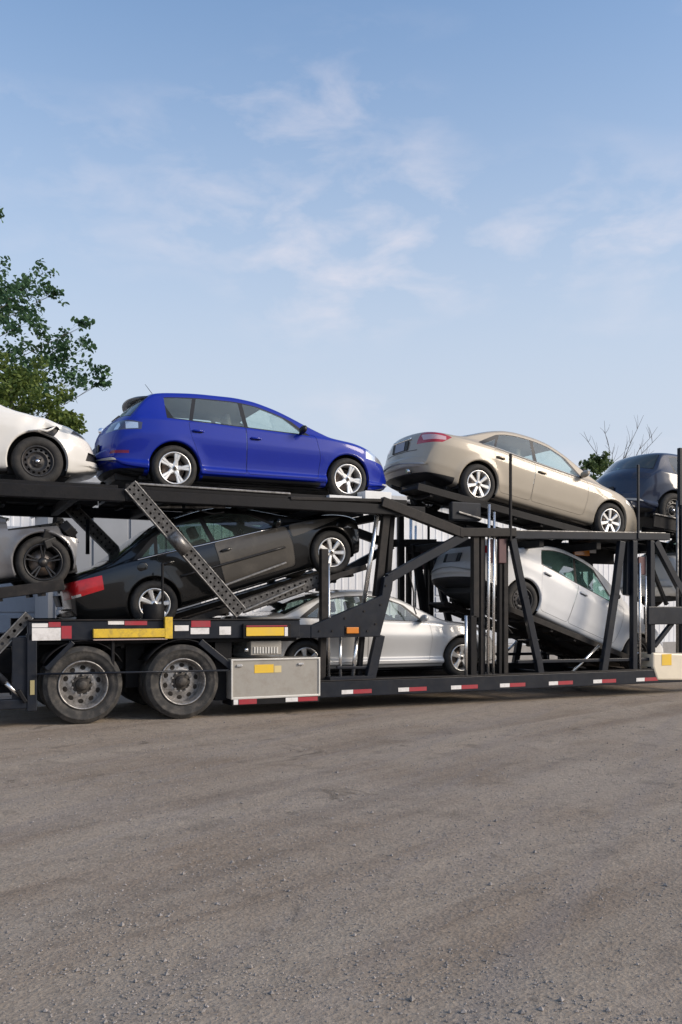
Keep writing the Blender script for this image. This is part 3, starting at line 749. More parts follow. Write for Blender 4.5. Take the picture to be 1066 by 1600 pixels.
    me.materials.append(m); o = bpy.data.objects.new('ground', me); link(o); tag(o, 'grey brown packed gravel yard with faint tyre tracks', kind='structure')
    # loose stones
    rnd = random.Random(3); sv = []; sf = []
    for i in range(26000):
        dist = 3.0 + 9.0 * rnd.random() ** 1.3; a = R(90) - YAW + R(rnd.uniform(-24, 24))
        x = dist * math.cos(a); y = -CAM_D + dist * math.sin(a)
        if y > -0.3 or (noise.noise(Vector((x * 0.9, y * 0.9, 2))) + 0.6 * noise.noise(Vector((x * 3.1, y * 3.1, 5))) < -0.05 and rnd.random() < 0.75): continue
        r = rnd.choice((0.0025, 0.003, 0.004, 0.005, 0.0065)) * rnd.uniform(0.8, 1.3)
        if rnd.random() < 0.03: r *= 2.0
        z = hgt(x, y) + r * 0.25; b = len(sv); rz = rnd.uniform(0, 6.28)
        for dx, dy, dz in ((1, 0, 0), (0, 1, 0), (-1, 0, 0), (0, -1, 0), (0, 0, .8), (0, 0, -.8)):
            q = r * rnd.uniform(0.65, 1.35); sv.append((x + q * (dx * math.cos(rz) - dy * math.sin(rz)), y + q * (dx * math.sin(rz) + dy * math.cos(rz)), z + q * dz))
        for p, q_ in ((0, 1), (1, 2), (2, 3), (3, 0)): sf += [(b + p, b + q_, b + 4), (b + q_, b + p, b + 5)]
    me = bpy.data.meshes.new('loose_gravel'); me.from_pydata(sv, [], sf)
    me.materials.append(mat('gravel_stone', (0.25, 0.225, 0.205), 0.9, var=0.55, vscale=23)); o = bpy.data.objects.new('loose_gravel', me); link(o)
    tag(o, 'small loose stones scattered over the packed gravel', 'gravel', kind='stuff')
ground()

# ================================================================== BACKGROUND BUILDING AND SHED
def background():
    m = mat('white_cladding', (0.70, 0.71, 0.73), 0.5, 0, 0.1, var=0.05, vscale=0.8, dirt=(0.42, 0.41, 0.40), dirt_amt=0.3)
    b = empty('warehouse', (-14, 9.0, 0)); tag(b, 'long low warehouse clad in white metal panels behind the car hauler', 'building')
    Lw, H = 56.0, 4.35
    MB().box((Lw / 2, 5.06, H / 2), (Lw, 9.96, H - 0.02)).build('wall_core', m, b)
    MB().box((Lw / 2, 5.0, H + 0.06), (Lw + 0.3, 10.3, 0.14)).build('roof', mat('roof_metal_grey', (0.35, 0.36, 0.38), 0.5, 0.3, var=0.1), b, bevel=0.02)
    MB().box((Lw / 2, -0.02, 0.25), (Lw, 0.14, 0.5)).build('plinth', mat('plinth_concrete', (0.3, 0.29, 0.28), 0.9, var=0.15, bump=0.2), b)
    base = None
    for i in range(56):
        if base is None:
            q = MB(); prof = []
            for k in range(5): x = k * 0.2; prof += [(x + 0.0, 0.0), (x + 0.13, 0.0), (x + 0.145, -0.010), (x + 0.185, -0.010)]
            prof.append((0.998, 0.0))
            vs = []
            for x, y in prof: vs += [(x, y, 0.5), (x, y, H - 0.02)]
            q.add(vs, [(2 * k, 2 * k + 2, 2 * k + 3, 2 * k + 1) for k in range(len(prof) - 1)])
            base = q.build('wall_panel', m, b, recalc=False); base.location = (0, 0.06, 0)
        else: share(base, b, (i * 1.0, 0.06, 0))
    for i in range(4):
        q = MB(); q.box((6 + i * 11.0, -0.03, 1.9), (3.2, 0.12, 2.8)); dr = q.build('roller_door', mat('roller_door_grey', (0.42, 0.45, 0.50), 0.5, 0.2, var=0.08), b)
        for k in range(6): MB().box((6 + i * 11.0, -0.10, 0.75 + k * 0.44), (3.1, 0.03, 0.40)).build('door_slat', MATS['roller_door_grey'], dr, bevel=0.01)
    # grey lean-to roofed shed standing in front of it
    g = mat('grey_sheet_metal', (0.30, 0.32, 0.35), 0.55, 0.1, var=0.08, vscale=1.2)
    s = empty('storage_shed', (2.15, 6.0, 0)); tag(s, 'plain grey metal storage shed with slanting roof behind the black sedan', 'shed')
    q = MB(); q.prism([(0, 0), (3.0, 0), (3.0, 3.75), (0.95, 3.85), (0, 3.45)], 0.0, 2.2); q.build('wall', g, s)
    MB().bar((-0.08, 1.1, 3.44), (0.95, 1.1, 3.88), 0.05, 2.4).bar((0.95, 1.1, 3.88), (3.1, 1.1, 3.78), 0.05, 2.4).build('roof', MATS['roof_metal_grey'], s)
    for k in range(4): MB().box((0.45 + k * 0.72, -0.012, 1.7), (0.66, 0.03, 3.3)).build('wall_panel', g, s, bevel=0.006)
background()

# ================================================================== TREES
def leaf_mat(name, a, b, trans=0.36):
    m = bpy.data.materials.new(name); nt, N, L, B = nodes_of(m)
    gi = N.new('ShaderNodeNewGeometry'); mx = N.new('ShaderNodeMix'); mx.data_type = 'RGBA'
    L.new(gi.outputs['Random Per Island'], mx.inputs[0]); mx.inputs[6].default_value = (*a, 1); mx.inputs[7].default_value = (*b, 1)
    L.new(mx.outputs[2], B.inputs['Base Color']); B.inputs['Roughness'].default_value = 0.6; B.inputs['Specular IOR Level'].default_value = 0.3
    tr = N.new('ShaderNodeBsdfTranslucent'); L.new(mx.outputs[2], tr.inputs[0]); ms = N.new('ShaderNodeMixShader'); ms.inputs[0].default_value = trans
    out = [n for n in N if n.type == 'OUTPUT_MATERIAL'][0]; L.new(B.outputs[0], ms.inputs[1]); L.new(tr.outputs[0], ms.inputs[2]); L.new(ms.outputs[0], out.inputs[0])
    return m
M_BARK = mat('tree_bark', (0.075, 0.062, 0.05), 0.9, var=0.3, vscale=12, bump=0.5, bscale=25)
def leaves(mb, c, rad, n, size, rnd, flat=0.75):
    for _ in range(n):
        while True:
            p = Vector((rnd.uniform(-1, 1), rnd.uniform(-1, 1), rnd.uniform(-1, 1)))
            if p.length < 1: break
        p = Vector(c) + Vector((p.x * rad, p.y * rad, p.z * rad * flat))
        e = Euler((rnd.uniform(-1.1, 1.1), rnd.uniform(-1.1, 1.1), rnd.uniform(0, 6.28))).to_matrix(); q = size * rnd.uniform(0.45, 1.35)
        pts = [(-0.5, 0, 0), (-0.15, 0.34, 0.06), (0.25, 0.27, 0.03), (0.55, 0, -0.06), (0.25, -0.27, 0.03), (-0.15, -0.34, 0.06)]
        mb.add([p + e @ (Vector(k) * q) for k in pts], [(0, 1, 2, 3), (0, 3, 4, 5)])
def tree(name, loc, h, trunk_r, clumps, leaf, lm, label, seed, nleaf=70, spread=1.15, group='trees behind the yard'):
    """clumps: list of (dx, dy, z, radius) relative to the trunk foot"""
    rnd = random.Random(seed); t = empty(name, loc); tag(t, label, 'tree', group)
    b = MB(); pts = []; top = max(c[2] for c in clumps)
    for k in range(8): pts.append((0.10 * math.sin(k * 1.3) * trunk_r * 6, 0.08 * math.cos(k * 1.7) * trunk_r * 6, top * 0.93 * k / 7))
    b.tube(pts, [trunk_r * (1.25 if k == 0 else 1 - 0.80 * k / 7) for k in range(8)], 10)
    for dx, dy, z, r in clumps:
        zb = max(h * 0.18, z - 0.5 * math.hypot(dx, dy) - r * 0.9); k = zb / (top * 0.93) * 7; i = min(6, int(k)); a = Vector(pts[i]).lerp(Vector(pts[i + 1]), min(1, k - i))
        e = Vector((dx, dy, z)); mpt = a.lerp(e, 0.5) + Vector((rnd.uniform(-.2, .2), rnd.uniform(-.2, .2), -0.05 * (e - a).length))
        q = trunk_r * 0.085; b.tube([a, a.lerp(mpt, 0.5), mpt, mpt.lerp(e, 0.5), e], [q, q * 0.8, q * 0.6, q * 0.4, q * 0.2], 6)
        for _ in range(2):
            tip = e + Vector((rnd.uniform(-1, 1), rnd.uniform(-1, 1), rnd.uniform(-.7, 1))) * r * 0.9; b.tube([mpt.lerp(e, 0.6), tip], [q * 0.25, q * 0.08], 5)
    b.build('trunk', M_BARK, t, recalc=False)
    l = MB()
    for dx, dy, z, r in clumps:
        for _ in range(max(6, int(16 * r / 0.6))):
            o = Vector((rnd.gauss(0, .58), rnd.gauss(0, .58), rnd.gauss(0, .50))) * r * spread; cr = rnd.uniform(0.10, 0.22) + 0.12 * r
            leaves(l, Vector((dx, dy, z)) + o, cr, int(nleaf * cr), leaf, rnd)
        for _ in range(int(30 * r)): leaves(l, Vector((dx, dy, z)), r * 1.25 * spread, 1, leaf, rnd)
    l.build('crown', lm, t, recalc=False)
    return t
def trees():
    dk = leaf_mat('leaf_dark_green', (0.037, 0.088, 0.043), (0.106, 0.188, 0.081)); ol = leaf_mat('leaf_olive_green', (0.069, 0.112, 0.027), (0.188, 0.237, 0.056))
    bs = leaf_mat('leaf_bush_green', (0.055, 0.095, 0.035), (0.13, 0.175, 0.06))
    T = 14.0
    def rel(px, py, loc, dy=0.0):
        s, z = at(px, py, T + dy); return (s - loc[0], dy, z - loc[2])
    s0 = at(-55, 800, T)[0]; loc = (s0, T, 0); rnd = random.Random(5)
    pts = [(-35, 455, .75), (15, 440, .55), (62, 424, .28), (48, 446, .40), (88, 453, .16), (20, 478, .45), (-10, 500, .9), (50, 500, .33), (10, 535, .5), (80, 525, .34), (112, 522, .30), (128, 515, .14), (100, 560, .38), (130, 548, .22), (70, 560, .35), (128, 585, .32), (148, 592, .16), (156, 602, .10), (100, 598, .34), (112, 618, .16), (60, 590, .4), (20, 575, .5), (-40, 485, .9), (-8, 337, .10), (-60, 560, 1.2), (-130, 470, 1.0), (-120, 560, 1.2), (-150, 480, 1.0), (20, 610, .5), (70, 622, .3)]
    cl = []
    for px, py, r in pts:
        x, y, z = rel(px, py, loc, 0); cl.append((x, rnd.uniform(-1.2, 1.2) * (0.3 + r), z, r))
    tree('broadleaf_tree', loc, 11, 0.22, cl, 0.13, dk, 'tall dark green broadleaf tree rising above the white car', 11, 84)
    T = 11.5
    s0 = at(15, 800, T)[0]; loc = (s0, T, 0); cl = []
    for px, py, r in [(15, 575, .5), (40, 600, .5), (60, 625, .5), (-10, 600, .7), (70, 655, .42), (20, 650, .7), (-30, 640, .9), (80, 690, .40), (40, 700, .7), (0, 720, .8), (-60, 690, 1.0), (102, 655, .10), (104, 665, .13), (-50, 740, .8), (60, 740, .6), (118, 672, .1)]:
        x, y, z = rel(px, py, loc); cl.append((x, rnd.uniform(-.7, .7), z, r))
    tree('bushy_tree', loc, 7.5, 0.14, cl, 0.11, ol, 'dense olive green bushy tree just above the white car bonnet', 12, 230)
    T = 15.0
    s0 = at(925, 800, T)[0]; loc = (s0, T, 0); cl = []
    for px, py, r in [(928, 722, .26), (942, 732, .28), (914, 742, .26), (930, 752, .36), (950, 756, .32), (900, 760, .5), (935, 775, .6), (965, 772, .5), (890, 790, .6), (930, 810, .7), (970, 805, .6), (906, 728, .08)]:
        x, y, z = rel(px, py, loc); cl.append((x, rnd.uniform(-.5, .5), z, r))
    tree('rounded_bush_tree', loc, 6, 0.10, cl, 0.13, bs, 'rounded green bush top between the gold sedan and the dark car', 13, 230)
    # bare tree
    loc = (at(958, 800, 16)[0], 16.0, 0); t = empty('bare_tree', loc); tag(t, 'bare leafless tree with thin branches beside the green bush', 'tree', 'trees behind the yard')
    b = MB(); T = 16.0
    foot = Vector((0, 0, 0)); fork = Vector((0, 0, at(958, 770, T)[1]))
    b.tube([foot, fork * 0.5 + Vector((0.05, 0, 0)), fork], [0.10, 0.075, 0.055], 8).build('trunk', M_BARK, t, recalc=False)
    rnd = random.Random(4)
    for px, py in [(994, 652), (1016, 680), (935, 660), (921, 672), (950, 700), (1040, 700), (975, 690), (1047, 662)]:
        s, z = at(px, py, T); e = Vector((s - loc[0], rnd.uniform(-.8, .8), z)); b = MB()
        mids = [fork.lerp(e, k / 5) + Vector((rnd.uniform(-.07, .07), 0, 0.10 * math.sin(math.pi * k / 5))) * (0 if k in (0, 5) else 1) for k in range(6)]
        b.tube(mids, [0.022 - 0.0034 * k for k in range(6)], 6)
        for k in (2, 3, 4):
            for _ in range(2):
                q = mids[k] + Vector((rnd.uniform(-.45, .45), rnd.uniform(-.3, .3), rnd.uniform(.2, .7))); b.tube([mids[k], mids[k].lerp(q, .5) + Vector((.04, 0, 0)), q], [0.008, 0.006, 0.003], 5)
        b.build('branch', M_BARK, t, recalc=False)
trees()

# ================================================================== CAR HAULER TRAILER
TW = 2.6
def trailer():
    T = empty('car_hauler_trailer', (0, 0, 0)); tag(T, 'two deck car hauler trailer in dark slate paint loaded with used cars', 'trailer')
    def far(o, t): return share(o, T, (o.location.x, o.location.y + TW - 2 * t, o.location.z))
    def mem(name, p0, p1, w, d=0.10, m=M_FRAME, t=0.07, both=True, bev=0.008):
        a, b = at(*p0, t), at(*p1, t); o = MB().bar((a[0], t, a[1]), (b[0], t, b[1]), w, d).build(name, m, T, bevel=bev)
        if both: far(o, t)
        return o
    def rod(name, p0, p1, r, m=M_ROD, t=0.06, both=True):
        a, b = at(*p0, t), at(*p1, t); o = MB().tube([(a[0], t, a[1]), (b[0], t, b[1])], r, 12).build(name, m, T)
        if both: far(o, t)
        return o
    def wbox(name, x0, x1, z0, z1, y0, y1, m=M_FRAME, both=False, bev=0.008):
        o = MB().box(((x0 + x1) / 2, (y0 + y1) / 2, (z0 + z1) / 2), (x1 - x0, y1 - y0, z1 - z0)).build(name, m, T, bevel=bev)
        if both: far(o, (y0 + y1) / 2)
        return o
    def pbox(name, px0, py0, px1, py1, y0, y1, m, both=False, bev=0.004):
        a, b = at(px0, py1, y0), at(px1, py0, y0); return wbox(name, a[0], b[0], a[1], b[1], y0, y1, m, both, bev)
    def perforated(name, p0, p1, w, t, m=M_GALV, depth=0.07, rows=2, parent=T, web=None):
        a, b = at(*p0, t), at(*p1, t); A, Bv = Vector((a[0], t, a[1])), Vector((b[0], t, b[1])); d = (Bv - A); Ln = d.length; d.normalize(); n = Vector((d.z, 0, -d.x))
        pitch = w / (rows + 0.35); nu = int(Ln / pitch); mb = MB(); y = t
        wi = rows * pitch
        mb.holes(nu, rows, lambda u, v: A + d * (u * Ln / nu) + n * (v * pitch - wi / 2), 0.42)
        o = mb.build(name, web or M_ARM, parent, solid=0.012)
        for sgn in (-1, 1):
            fl = MB(); fl.bar(A + n * sgn * (w / 2 - 0.008) + Vector((0, depth / 2 - 0.012, 0)), Bv + n * sgn * (w / 2 - 0.008) + Vector((0, depth / 2 - 0.012, 0)), 0.016, depth)
            fl.build('flange', m, o, bevel=0.003)
        MB().bar(A + Vector((0, depth, 0)), Bv + Vector((0, depth, 0)), w * 0.8, 0.012).build('back_web', M_DECK, o)
        return o
    # ---- upper deck
    def runway(name, a, b, m=M_DECK, th=0.045, lip=0.07, wd=0.50, ys=(0.30, 1.80), holes=False):
        """two wheel tracks between the points a=(x, z), b=(x, z); z is the running surface"""
        d = Vector((b[0] - a[0], 0, b[1] - a[1])); Ln = d.length; d.normalize(); up = Vector((-d.z, 0, d.x))
        for k, y in enumerate(ys):
            A = Vector((a[0], y + wd / 2, a[1])) - up * th / 2; B_ = Vector((b[0], y + wd / 2, b[1])) - up * th / 2
            q = MB().bar(A, B_, wd, th, up).build(name, m, T, bevel=0.006)
            for yy in (y - 0.014, y + wd + 0.014):
                e = MB(); e.bar(A + Vector((0, yy - y - wd / 2, 0)) + up * (lip - th) / 2, B_ + Vector((0, yy - y - wd / 2, 0)) + up * (lip - th) / 2, 0.028, lip + th * 0.9, up)
                e.build('edge_lip', m, q, bevel=0.004)
            nn = int(Ln / 0.5); t0 = c0 = None
            for i in range(nn):
                st = d * (Ln / nn) * i; p = A + d * 0.5 * Ln / nn; h_ = Vector((0, wd * .45, 0)); u1 = up * (th / 2 + 0.006); u2 = up * -(th / 2 + 0.03)
                if t0 is None:
                    t0 = MB().bar(p + u1 - h_, p + u1 + h_, 0.03, 0.012, up).build('tread_bar', m, q); c0 = MB().bar(p + u2 - h_ * 1.1, p + u2 + h_ * 1.1, 0.05, 0.06, up).build('stiffener', m, q)
                else: share(t0, q, st); share(c0, q, st)
    runway('upper_deck_runway', (-5.0, 3.04), (2.35, 3.085)); runway('upper_deck_runway', (2.45, 3.11), (6.75, 3.115))
    def rail(name, x0, z0, x1, z1, w, d=0.13, t=0.12, m=M_DECK):
        o = MB().bar((x0, t, z0), (x1, t, z1), w, d).build(name, m, T, bevel=0.01); far(o, t); return o
    rail('upper_deck_rail', -5.0, 2.93, 2.4, 2.975, 0.17); rail('upper_deck_rail', 2.4, 2.985, 6.95, 2.97, 0.15)
    mem('rail_cap', (205, 756), (452, 772), 0.03, 0.12, M_GALV, 0.10); mem('rail_cap', (452, 779), (612, 783), 0.05, 0.12, M_FRAMEB, 0.10)
    pbox('ramp_flap', 571, 769, 612, 781, 0.16, 0.7, M_WHITE); pbox('ramp_flap', 515, 776, 566, 779, 0.16, 0.5, M_WHITE)
    for x in (-4.2, -3, -1.8, -0.6, 0.6, 1.8, 3.0, 4.2, 5.4, 6.6): wbox('cross_member', x - 0.05, x + 0.05, 2.90, 3.02, 0.19, 2.41, M_DECK)
    for px in (222, 290): rod('deck_pipe', (px, 792), (px + 62, 792), 0.022, M_GALV, 0.45, False)
    mem('slope_rail', (596, 784), (724, 834), 0.15, 0.12, M_FRAMEB); mem('level_rail', (716, 832), (804, 832), 0.135, 0.13, M_FRAMEB)
    mem('level_rail', (802, 836), (1044, 839), 0.12, 0.11, M_FRAME, 0.075); mem('rail_edge', (802, 829), (1040, 833), 0.02, 0.03, M_GALV, 0.03)
    # tilted runway of the gold sedan
    runway('tilted_runway', (6.95, 3.395), (11.75, 2.53), M_DECK)
    pbox('wheel_stop', 706, 786, 752, 812, 0.24, 0.34, M_FRAME, bev=0.02); mem('stop_edge', (716, 800), (752, 811), 0.03, 0.05, M_GALV, 0.23, False)
    for x in (8.0, 9.2, 10.4, 11.5): wbox('cross_member', x - 0.05, x + 0.05, 2.50, 2.62, 0.14, 2.46, M_DECK)
    # runway of the dark car in front
    runway('tilted_runway', (12.0, 2.96), (17.0, 2.40), M_DECK)
    o = MB().bar((11.75, 0.27, 3.06), (14.6, 0.27, 2.74), 0.22, 0.03).build('added_shade_plate', M_DECK, T, bevel=0.006); MB().bar((11.75, 0.25, 3.175), (14.6, 0.25, 2.855), 0.022, 0.05).build('plate_edge', M_GALV, o, bevel=0.004)  # dark plate added in place of the shade over the wheel; pale ramp edge
    # ---- arms
    perforated('perforated_arm', (203, 758), (377, 958), 0.19, 0.02)
    o = MB().tube([(at(268, 835, .0)[0], -0.02, at(268, 835, .0)[1]), (at(292, 862, .0)[0], -0.02, at(292, 862, .0)[1])], 0.085, 12).build('arm_collar', M_GALV, T)
    perforated('perforated_arm', (101, 783), (190, 872), 0.20, 2.3); rod('prop_rod', (137, 812), (137, 866), 0.03, M_FRAME, 2.0, False)
    perforated('perforated_arm', (-40, 1052), (46, 961), 0.13, 0.10, rows=1)
    rod('hydraulic_cylinder', (-30, 1030), (8, 1066), 0.045, M_FRAME, 0.08); rod('cylinder_rod', (6, 1064), (30, 1088), 0.028, M_ROD, 0.08)
    mem('pivot_bracket', (28, 1078), (40, 1097), 0.05, 0.12, M_DECK, 0.05)
    # ---- ramp under the grey car and runway under the black sedan
    runway('lower_runway', (-4.6, 0.87), (1.66, 1.79), M_FRAMEB, lip=0.10)
    runway('lower_runway', (2.15, 0.985), (6.05, 2.14), M_FRAMEB, lip=0.04)
    perforated('perforated_tray', (378, 948), (500, 906), 0.20, 0.27, M_FRAMEB, rows=2); mem('tray_edge', (380, 955), (476, 912), 0.03, 0.05, M_GALV, 0.24, False); mem('tray_edge', (345, 917), (447, 879), 0.03, 0.05, M_GALV, 0.33, False)
    mem('strap_bar', (254, 880), (254, 972), 0.03, 0.04, M_DECK, 0.10, False); o = MB().tube([(at(240, 958, .16)[0], 0.16, at(240, 971, .16)[1]), (at(240, 958, .16)[0], 0.16, at(240, 944, .16)[1])], 0.145, 18).build('strap_winch', M_DECK, T, bevel=0.01)
    # ---- body rail above the wheels
    x0, x1 = at(44, 980)[0], at(470, 980)[0]
    wbox('body_rail', x0, x1, 1.075, 1.325, 0.02, 0.14, M_FRAME, True, 0.012); wbox('body_rail_cap', x0, x1, 1.325, 1.345, 0.0, 0.16, M_FRAMEB, True)
    wbox('body_deck', x0, x1, 1.02, 1.07, 0.15, 2.45, M_DECK)
    T1 = -0.004
    def tape(name, a, b, c, d, m, y=0.02): pbox(name, a, b, c, d, y - 0.006, y - 0.001, m, bev=0)
    tape('white_reflector', 50, 981, 95, 1001, M_TW); tape('red_reflector', 96, 978, 112, 998, M_TR); tape('red_reflector', 76, 972, 95, 980, M_TR); tape('white_reflector', 50, 974, 75, 980.5, M_TW)
    tape('white_reflector', 169, 969, 194, 976, M_TW); tape('red_reflector', 195, 968, 230, 977, M_TR); tape('white_reflector', 273, 977, 295, 986, M_TW); tape('red_reflector', 299, 969, 329, 980, M_TR); tape('white_reflector', 298, 981, 327, 991, M_TW); tape('white_reflector', 343, 979, 361, 992, M_TW)
    pbox('yellow_bar', 146, 982, 262, 997, -0.05, 0.012, M_YEL, bev=0.006); pbox('yellow_bracket', 258, 964, 270, 998, -0.055, 0.012, M_YEL, bev=0.006)
    pbox('bar_edge', 146, 997.5, 262, 1001, -0.045, 0.01, mat('pale_rubber_strip', (0.36, 0.27, 0.24), 0.7), bev=0.003)
    pbox('lamp_surround', 380, 974, 455, 998, -0.03, 0.012, M_DECK, bev=0.01); pbox('yellow_reflector', 385, 980, 444, 994, -0.045, -0.031, M_STICK, bev=0.004); pbox('white_reflector', 445, 980, 450, 994, -0.044, -0.031, M_TW, bev=0.002); pbox('red_reflector', 385, 977, 449, 979.5, -0.04, -0.031, M_TR, bev=0.002)
    # rear frame
    pbox('rear_post', 42, 990, 58, 1112, 0.02, 0.16, M_FRAME, True, 0.01); pbox('rear_panel', 19, 996, 42, 1095, 0.06, 0.14, M_FRAME, True); pbox('rear_beam', -130, 1092, 57, 1115, 0.03, 0.17, M_FRAME, True, 0.012); pbox('rear_beam', -130, 1000, 20, 1012, 0.1, 0.2, M_FRAME, True)
    pbox('amber_reflector', 47, 1063, 54, 1086, 0.008, 0.019, mat('dull_yellow', (0.32, 0.27, 0.13), 0.6), bev=0.002)
    x = at(-130, 1000)[0]
    for y in (0.9, 1.7): wbox('chassis_beam', x, 5.3, 0.62, 0.95, y - 0.06, y + 0.06, M_DECK)
    # fender braces
    mem('fender_brace', (112, 1003), (70, 1045), 0.06, 0.3, M_FRAME, 0.16); mem('fender_brace', (310, 1002), (362, 1045), 0.09, 0.2, M_FRAME, 0.12); pbox('fender_post', 336, 998, 362, 1095, 0.18, 0.3, M_DECK, True)
    pbox('fender_post', 196, 1000, 226, 1075, 0.5, 0.6, M_DECK, True); mem('suspension_hanger', (176, 1000), (176, 1052), 0.04, 0.06, M_DECK, 0.05)
    rod('tie_rod', (58, 1053.5), (357, 1047.5), 0.014, M_FRAME, -0.03)
    # ---- wheels
    ax1, ax2 = at(131, 1070)[0], at(287, 1065)[0]
    def truck_wheel(x, y, side, outer):
        w, rr, Rt = 0.275, 0.318, 0.50; b = MB(); yo = -w / 2 + 0.004
        if outer:
            b.lathe([(rr, yo + 0.012), (rr - 0.004, yo - 0.008), (rr - 0.016, yo - 0.010), (rr - 0.024, yo + 0.006), (rr - 0.040, yo + 0.03), (rr - 0.044, yo + 0.145)], 56)
            r0, r1, n = 0.160, rr - 0.044, 10
            b.holes(n, 1, lambda u, v: ((r0 + (r1 - r0) * v) * math.cos(2 * math.pi * u / n), yo + 0.115 + 0.03 * v, (r0 + (r1 - r0) * v) * math.sin(2 * math.pi * u / n)), 0.55)
            b.lathe([(r0, yo + 0.115), (0.11, yo + 0.110), (0.10, yo + 0.115)], 40)
        else: b.lathe([(rr, -w / 2), (rr - 0.03, -w / 2 + 0.03), (rr - 0.04, w / 2), (0.1, w / 2)], 40)
        o = b.build('wheel', M_TRIM_W, T); o.location = (x, y, Rt); o.rotation_euler = (0, random.uniform(0, 6), 0 if side < 0 else math.pi)
        pf = [(rr - 0.006, -w / 2 + 0.03), (rr + 0.008, -w / 2 + 0.012), (rr + 0.03, -w / 2 + 0.002), (rr + 0.034, -w / 2 - 0.003), (rr + 0.07, -w / 2 - 0.012), (rr + 0.11, -w / 2 - 0.012), (rr + 0.114, -w / 2 - 0.017), (rr + 0.128, -w / 2 - 0.016), (Rt - 0.045, -w / 2 - 0.004), (Rt - 0.018, -w / 2 + 0.010), (Rt - 0.004, -w / 2 + 0.028)]
        for k in range(4):
            yy = -w / 2 + 0.045 + k * (w - 0.09) / 3; pf += [(Rt, yy - 0.016), (Rt - 0.014, yy - 0.006), (Rt - 0.014, yy + 0.006), (Rt, yy + 0.016)]
        pf += [(Rt - 0.004, w / 2 - 0.02), (Rt - 0.03, w / 2), (rr + 0.08, w / 2 + 0.008), (rr, w / 2 - 0.02)]
        MB().lathe(pf, 72).build('tyre', M_RUBT, o)
        if outer:
            h = MB().lathe([(0.0, yo + 0.005), (0.05, yo + 0.006), (0.058, yo + 0.014), (0.060, yo + 0.04), (0.078, yo + 0.045), (0.082, yo + 0.09)], 28).build('hub', M_HUB, o)
            nn = MB()
            for k in range(10):
                a = 2 * math.pi * (k + .5) / 10; c, s = 0.128 * math.cos(a), 0.128 * math.sin(a)
                MB().tube([(c, yo + 0.115, s), (c, yo + 0.075, s)], [0.018, 0.014], 6).build('lug_nut', M_TRIM_W, o)
            MB().lathe([(0.085, yo + 0.10), (r1, yo + 0.15), (r1, yo + 0.2)], 30).build('brake_drum', M_HUB, o)
        return o
    for x in (ax1, ax2):
        for y, sd, out in ((0.165, -1, True), (0.475, -1, False), (TW - 0.165, 1, True), (TW - 0.475, 1, False)): truck_wheel(x, y, sd, out)
        MB().tube([(x, 0.3, 0.5), (x, TW - 0.3, 0.5)], 0.065, 14).build('axle', M_DECK, T)
        wbox('suspension_block', x - 0.12, x + 0.12, 0.55, 0.80, 0.78, 0.92, M_DECK, True)
        for yy in (0.16, TW - 0.16):
            mf = MB(); a = [R(30 + 120 * k / 12) for k in range(13)]
            mf.add([q for k in a for q in ((x + 0.57 * math.cos(k), yy - 0.13, 0.5 + 0.57 * math.sin(k)), (x + 0.57 * math.cos(k), yy + 0.45 * (1 if yy < 1 else -1), 0.5 + 0.57 * math.sin(k)))], [(2 * k, 2 * k + 1, 2 * k + 3, 2 * k + 2) for k in range(12)], True)
            mf.build('mudguard', M_DECK, T, solid=0.012)
    for y in (0.62,): pbox('inner_skirt', 60, 1002, 362, 1050, y, y + 0.03, M_DECK, True)
    # ---- toolbox, louvred cooler
    a, b = at(361, 1094, -0.02), at(500, 1027, -0.02)
    tb = wbox('toolbox', a[0], b[0], 0.235, b[1], -0.02, 0.50, M_BOX, bev=0.012)
    z0, z1 = 0.235, b[1]
    for (x0_, x1_, q0, q1) in ((a[0], b[0], z1 - 0.022, z1), (a[0], b[0], z0, z0 + 0.03), (a[0], a[0] + 0.025, z0 + 0.03, z1 - 0.022), (b[0] - 0.025, b[0], z0 + 0.03, z1 - 0.022)):
        o = MB().box(((x0_ + x1_) / 2, -0.028, (q0 + q1) / 2), (x1_ - x0_, 0.016, q1 - q0)).build('door_rim', M_BOXE, tb, bevel=0.004)
    q0, q1 = at(398, 1052, -0.03), at(428, 1038, -0.03); MB().box(((q0[0] + q1[0]) / 2, -0.0225, (q0[1] + q1[1]) / 2), (q1[0] - q0[0], 0.004, q1[1] - q0[1])).build('warning_sticker', M_STICK, tb)
    q0, q1 = at(429, 1051, -0.03), at(440, 1040, -0.03); MB().box(((q0[0] + q1[0]) / 2, -0.0222, (q0[1] + q1[1]) / 2), (q1[0] - q0[0], 0.004, q1[1] - q0[1])).build('warning_sticker', mat('faded_yellow', (0.62, 0.50, 0.24), 0.5), tb)
    for xx in (a[0] + 0.12, b[0] - 0.3): MB().box((xx, -0.036, z1 - 0.09), (0.08, 0.02, 0.03)).build('latch', M_ROD, tb, bevel=0.004)
    lv = pbox('cooler_housing', 392, 1001, 440, 1024, 0.10, 0.3, M_BOX, bev=0.01)
    for k in range(9): pbox('louvre', 397 + k * 4.4, 1011, 399.4 + k * 4.4, 1021, 0.085, 0.10, M_BOXE, bev=0.002).parent = lv
    rod('grease_cap', (385, 1013), (385, 1018), 0.03, M_ROD, 0.05, False)
    # ---- low side rail with tapes
    xa, xb = at(361, 1090)[0], 15.5
    wbox('low_side_rail', at(498, 1080)[0], xb, 0.20, 0.435, 0.0, 0.14, M_FRAME, True, 0.012); wbox('low_rail_flange', at(498, 1080)[0], xb, 0.435, 0.452, -0.012, 0.16, M_FRAMEB, True)
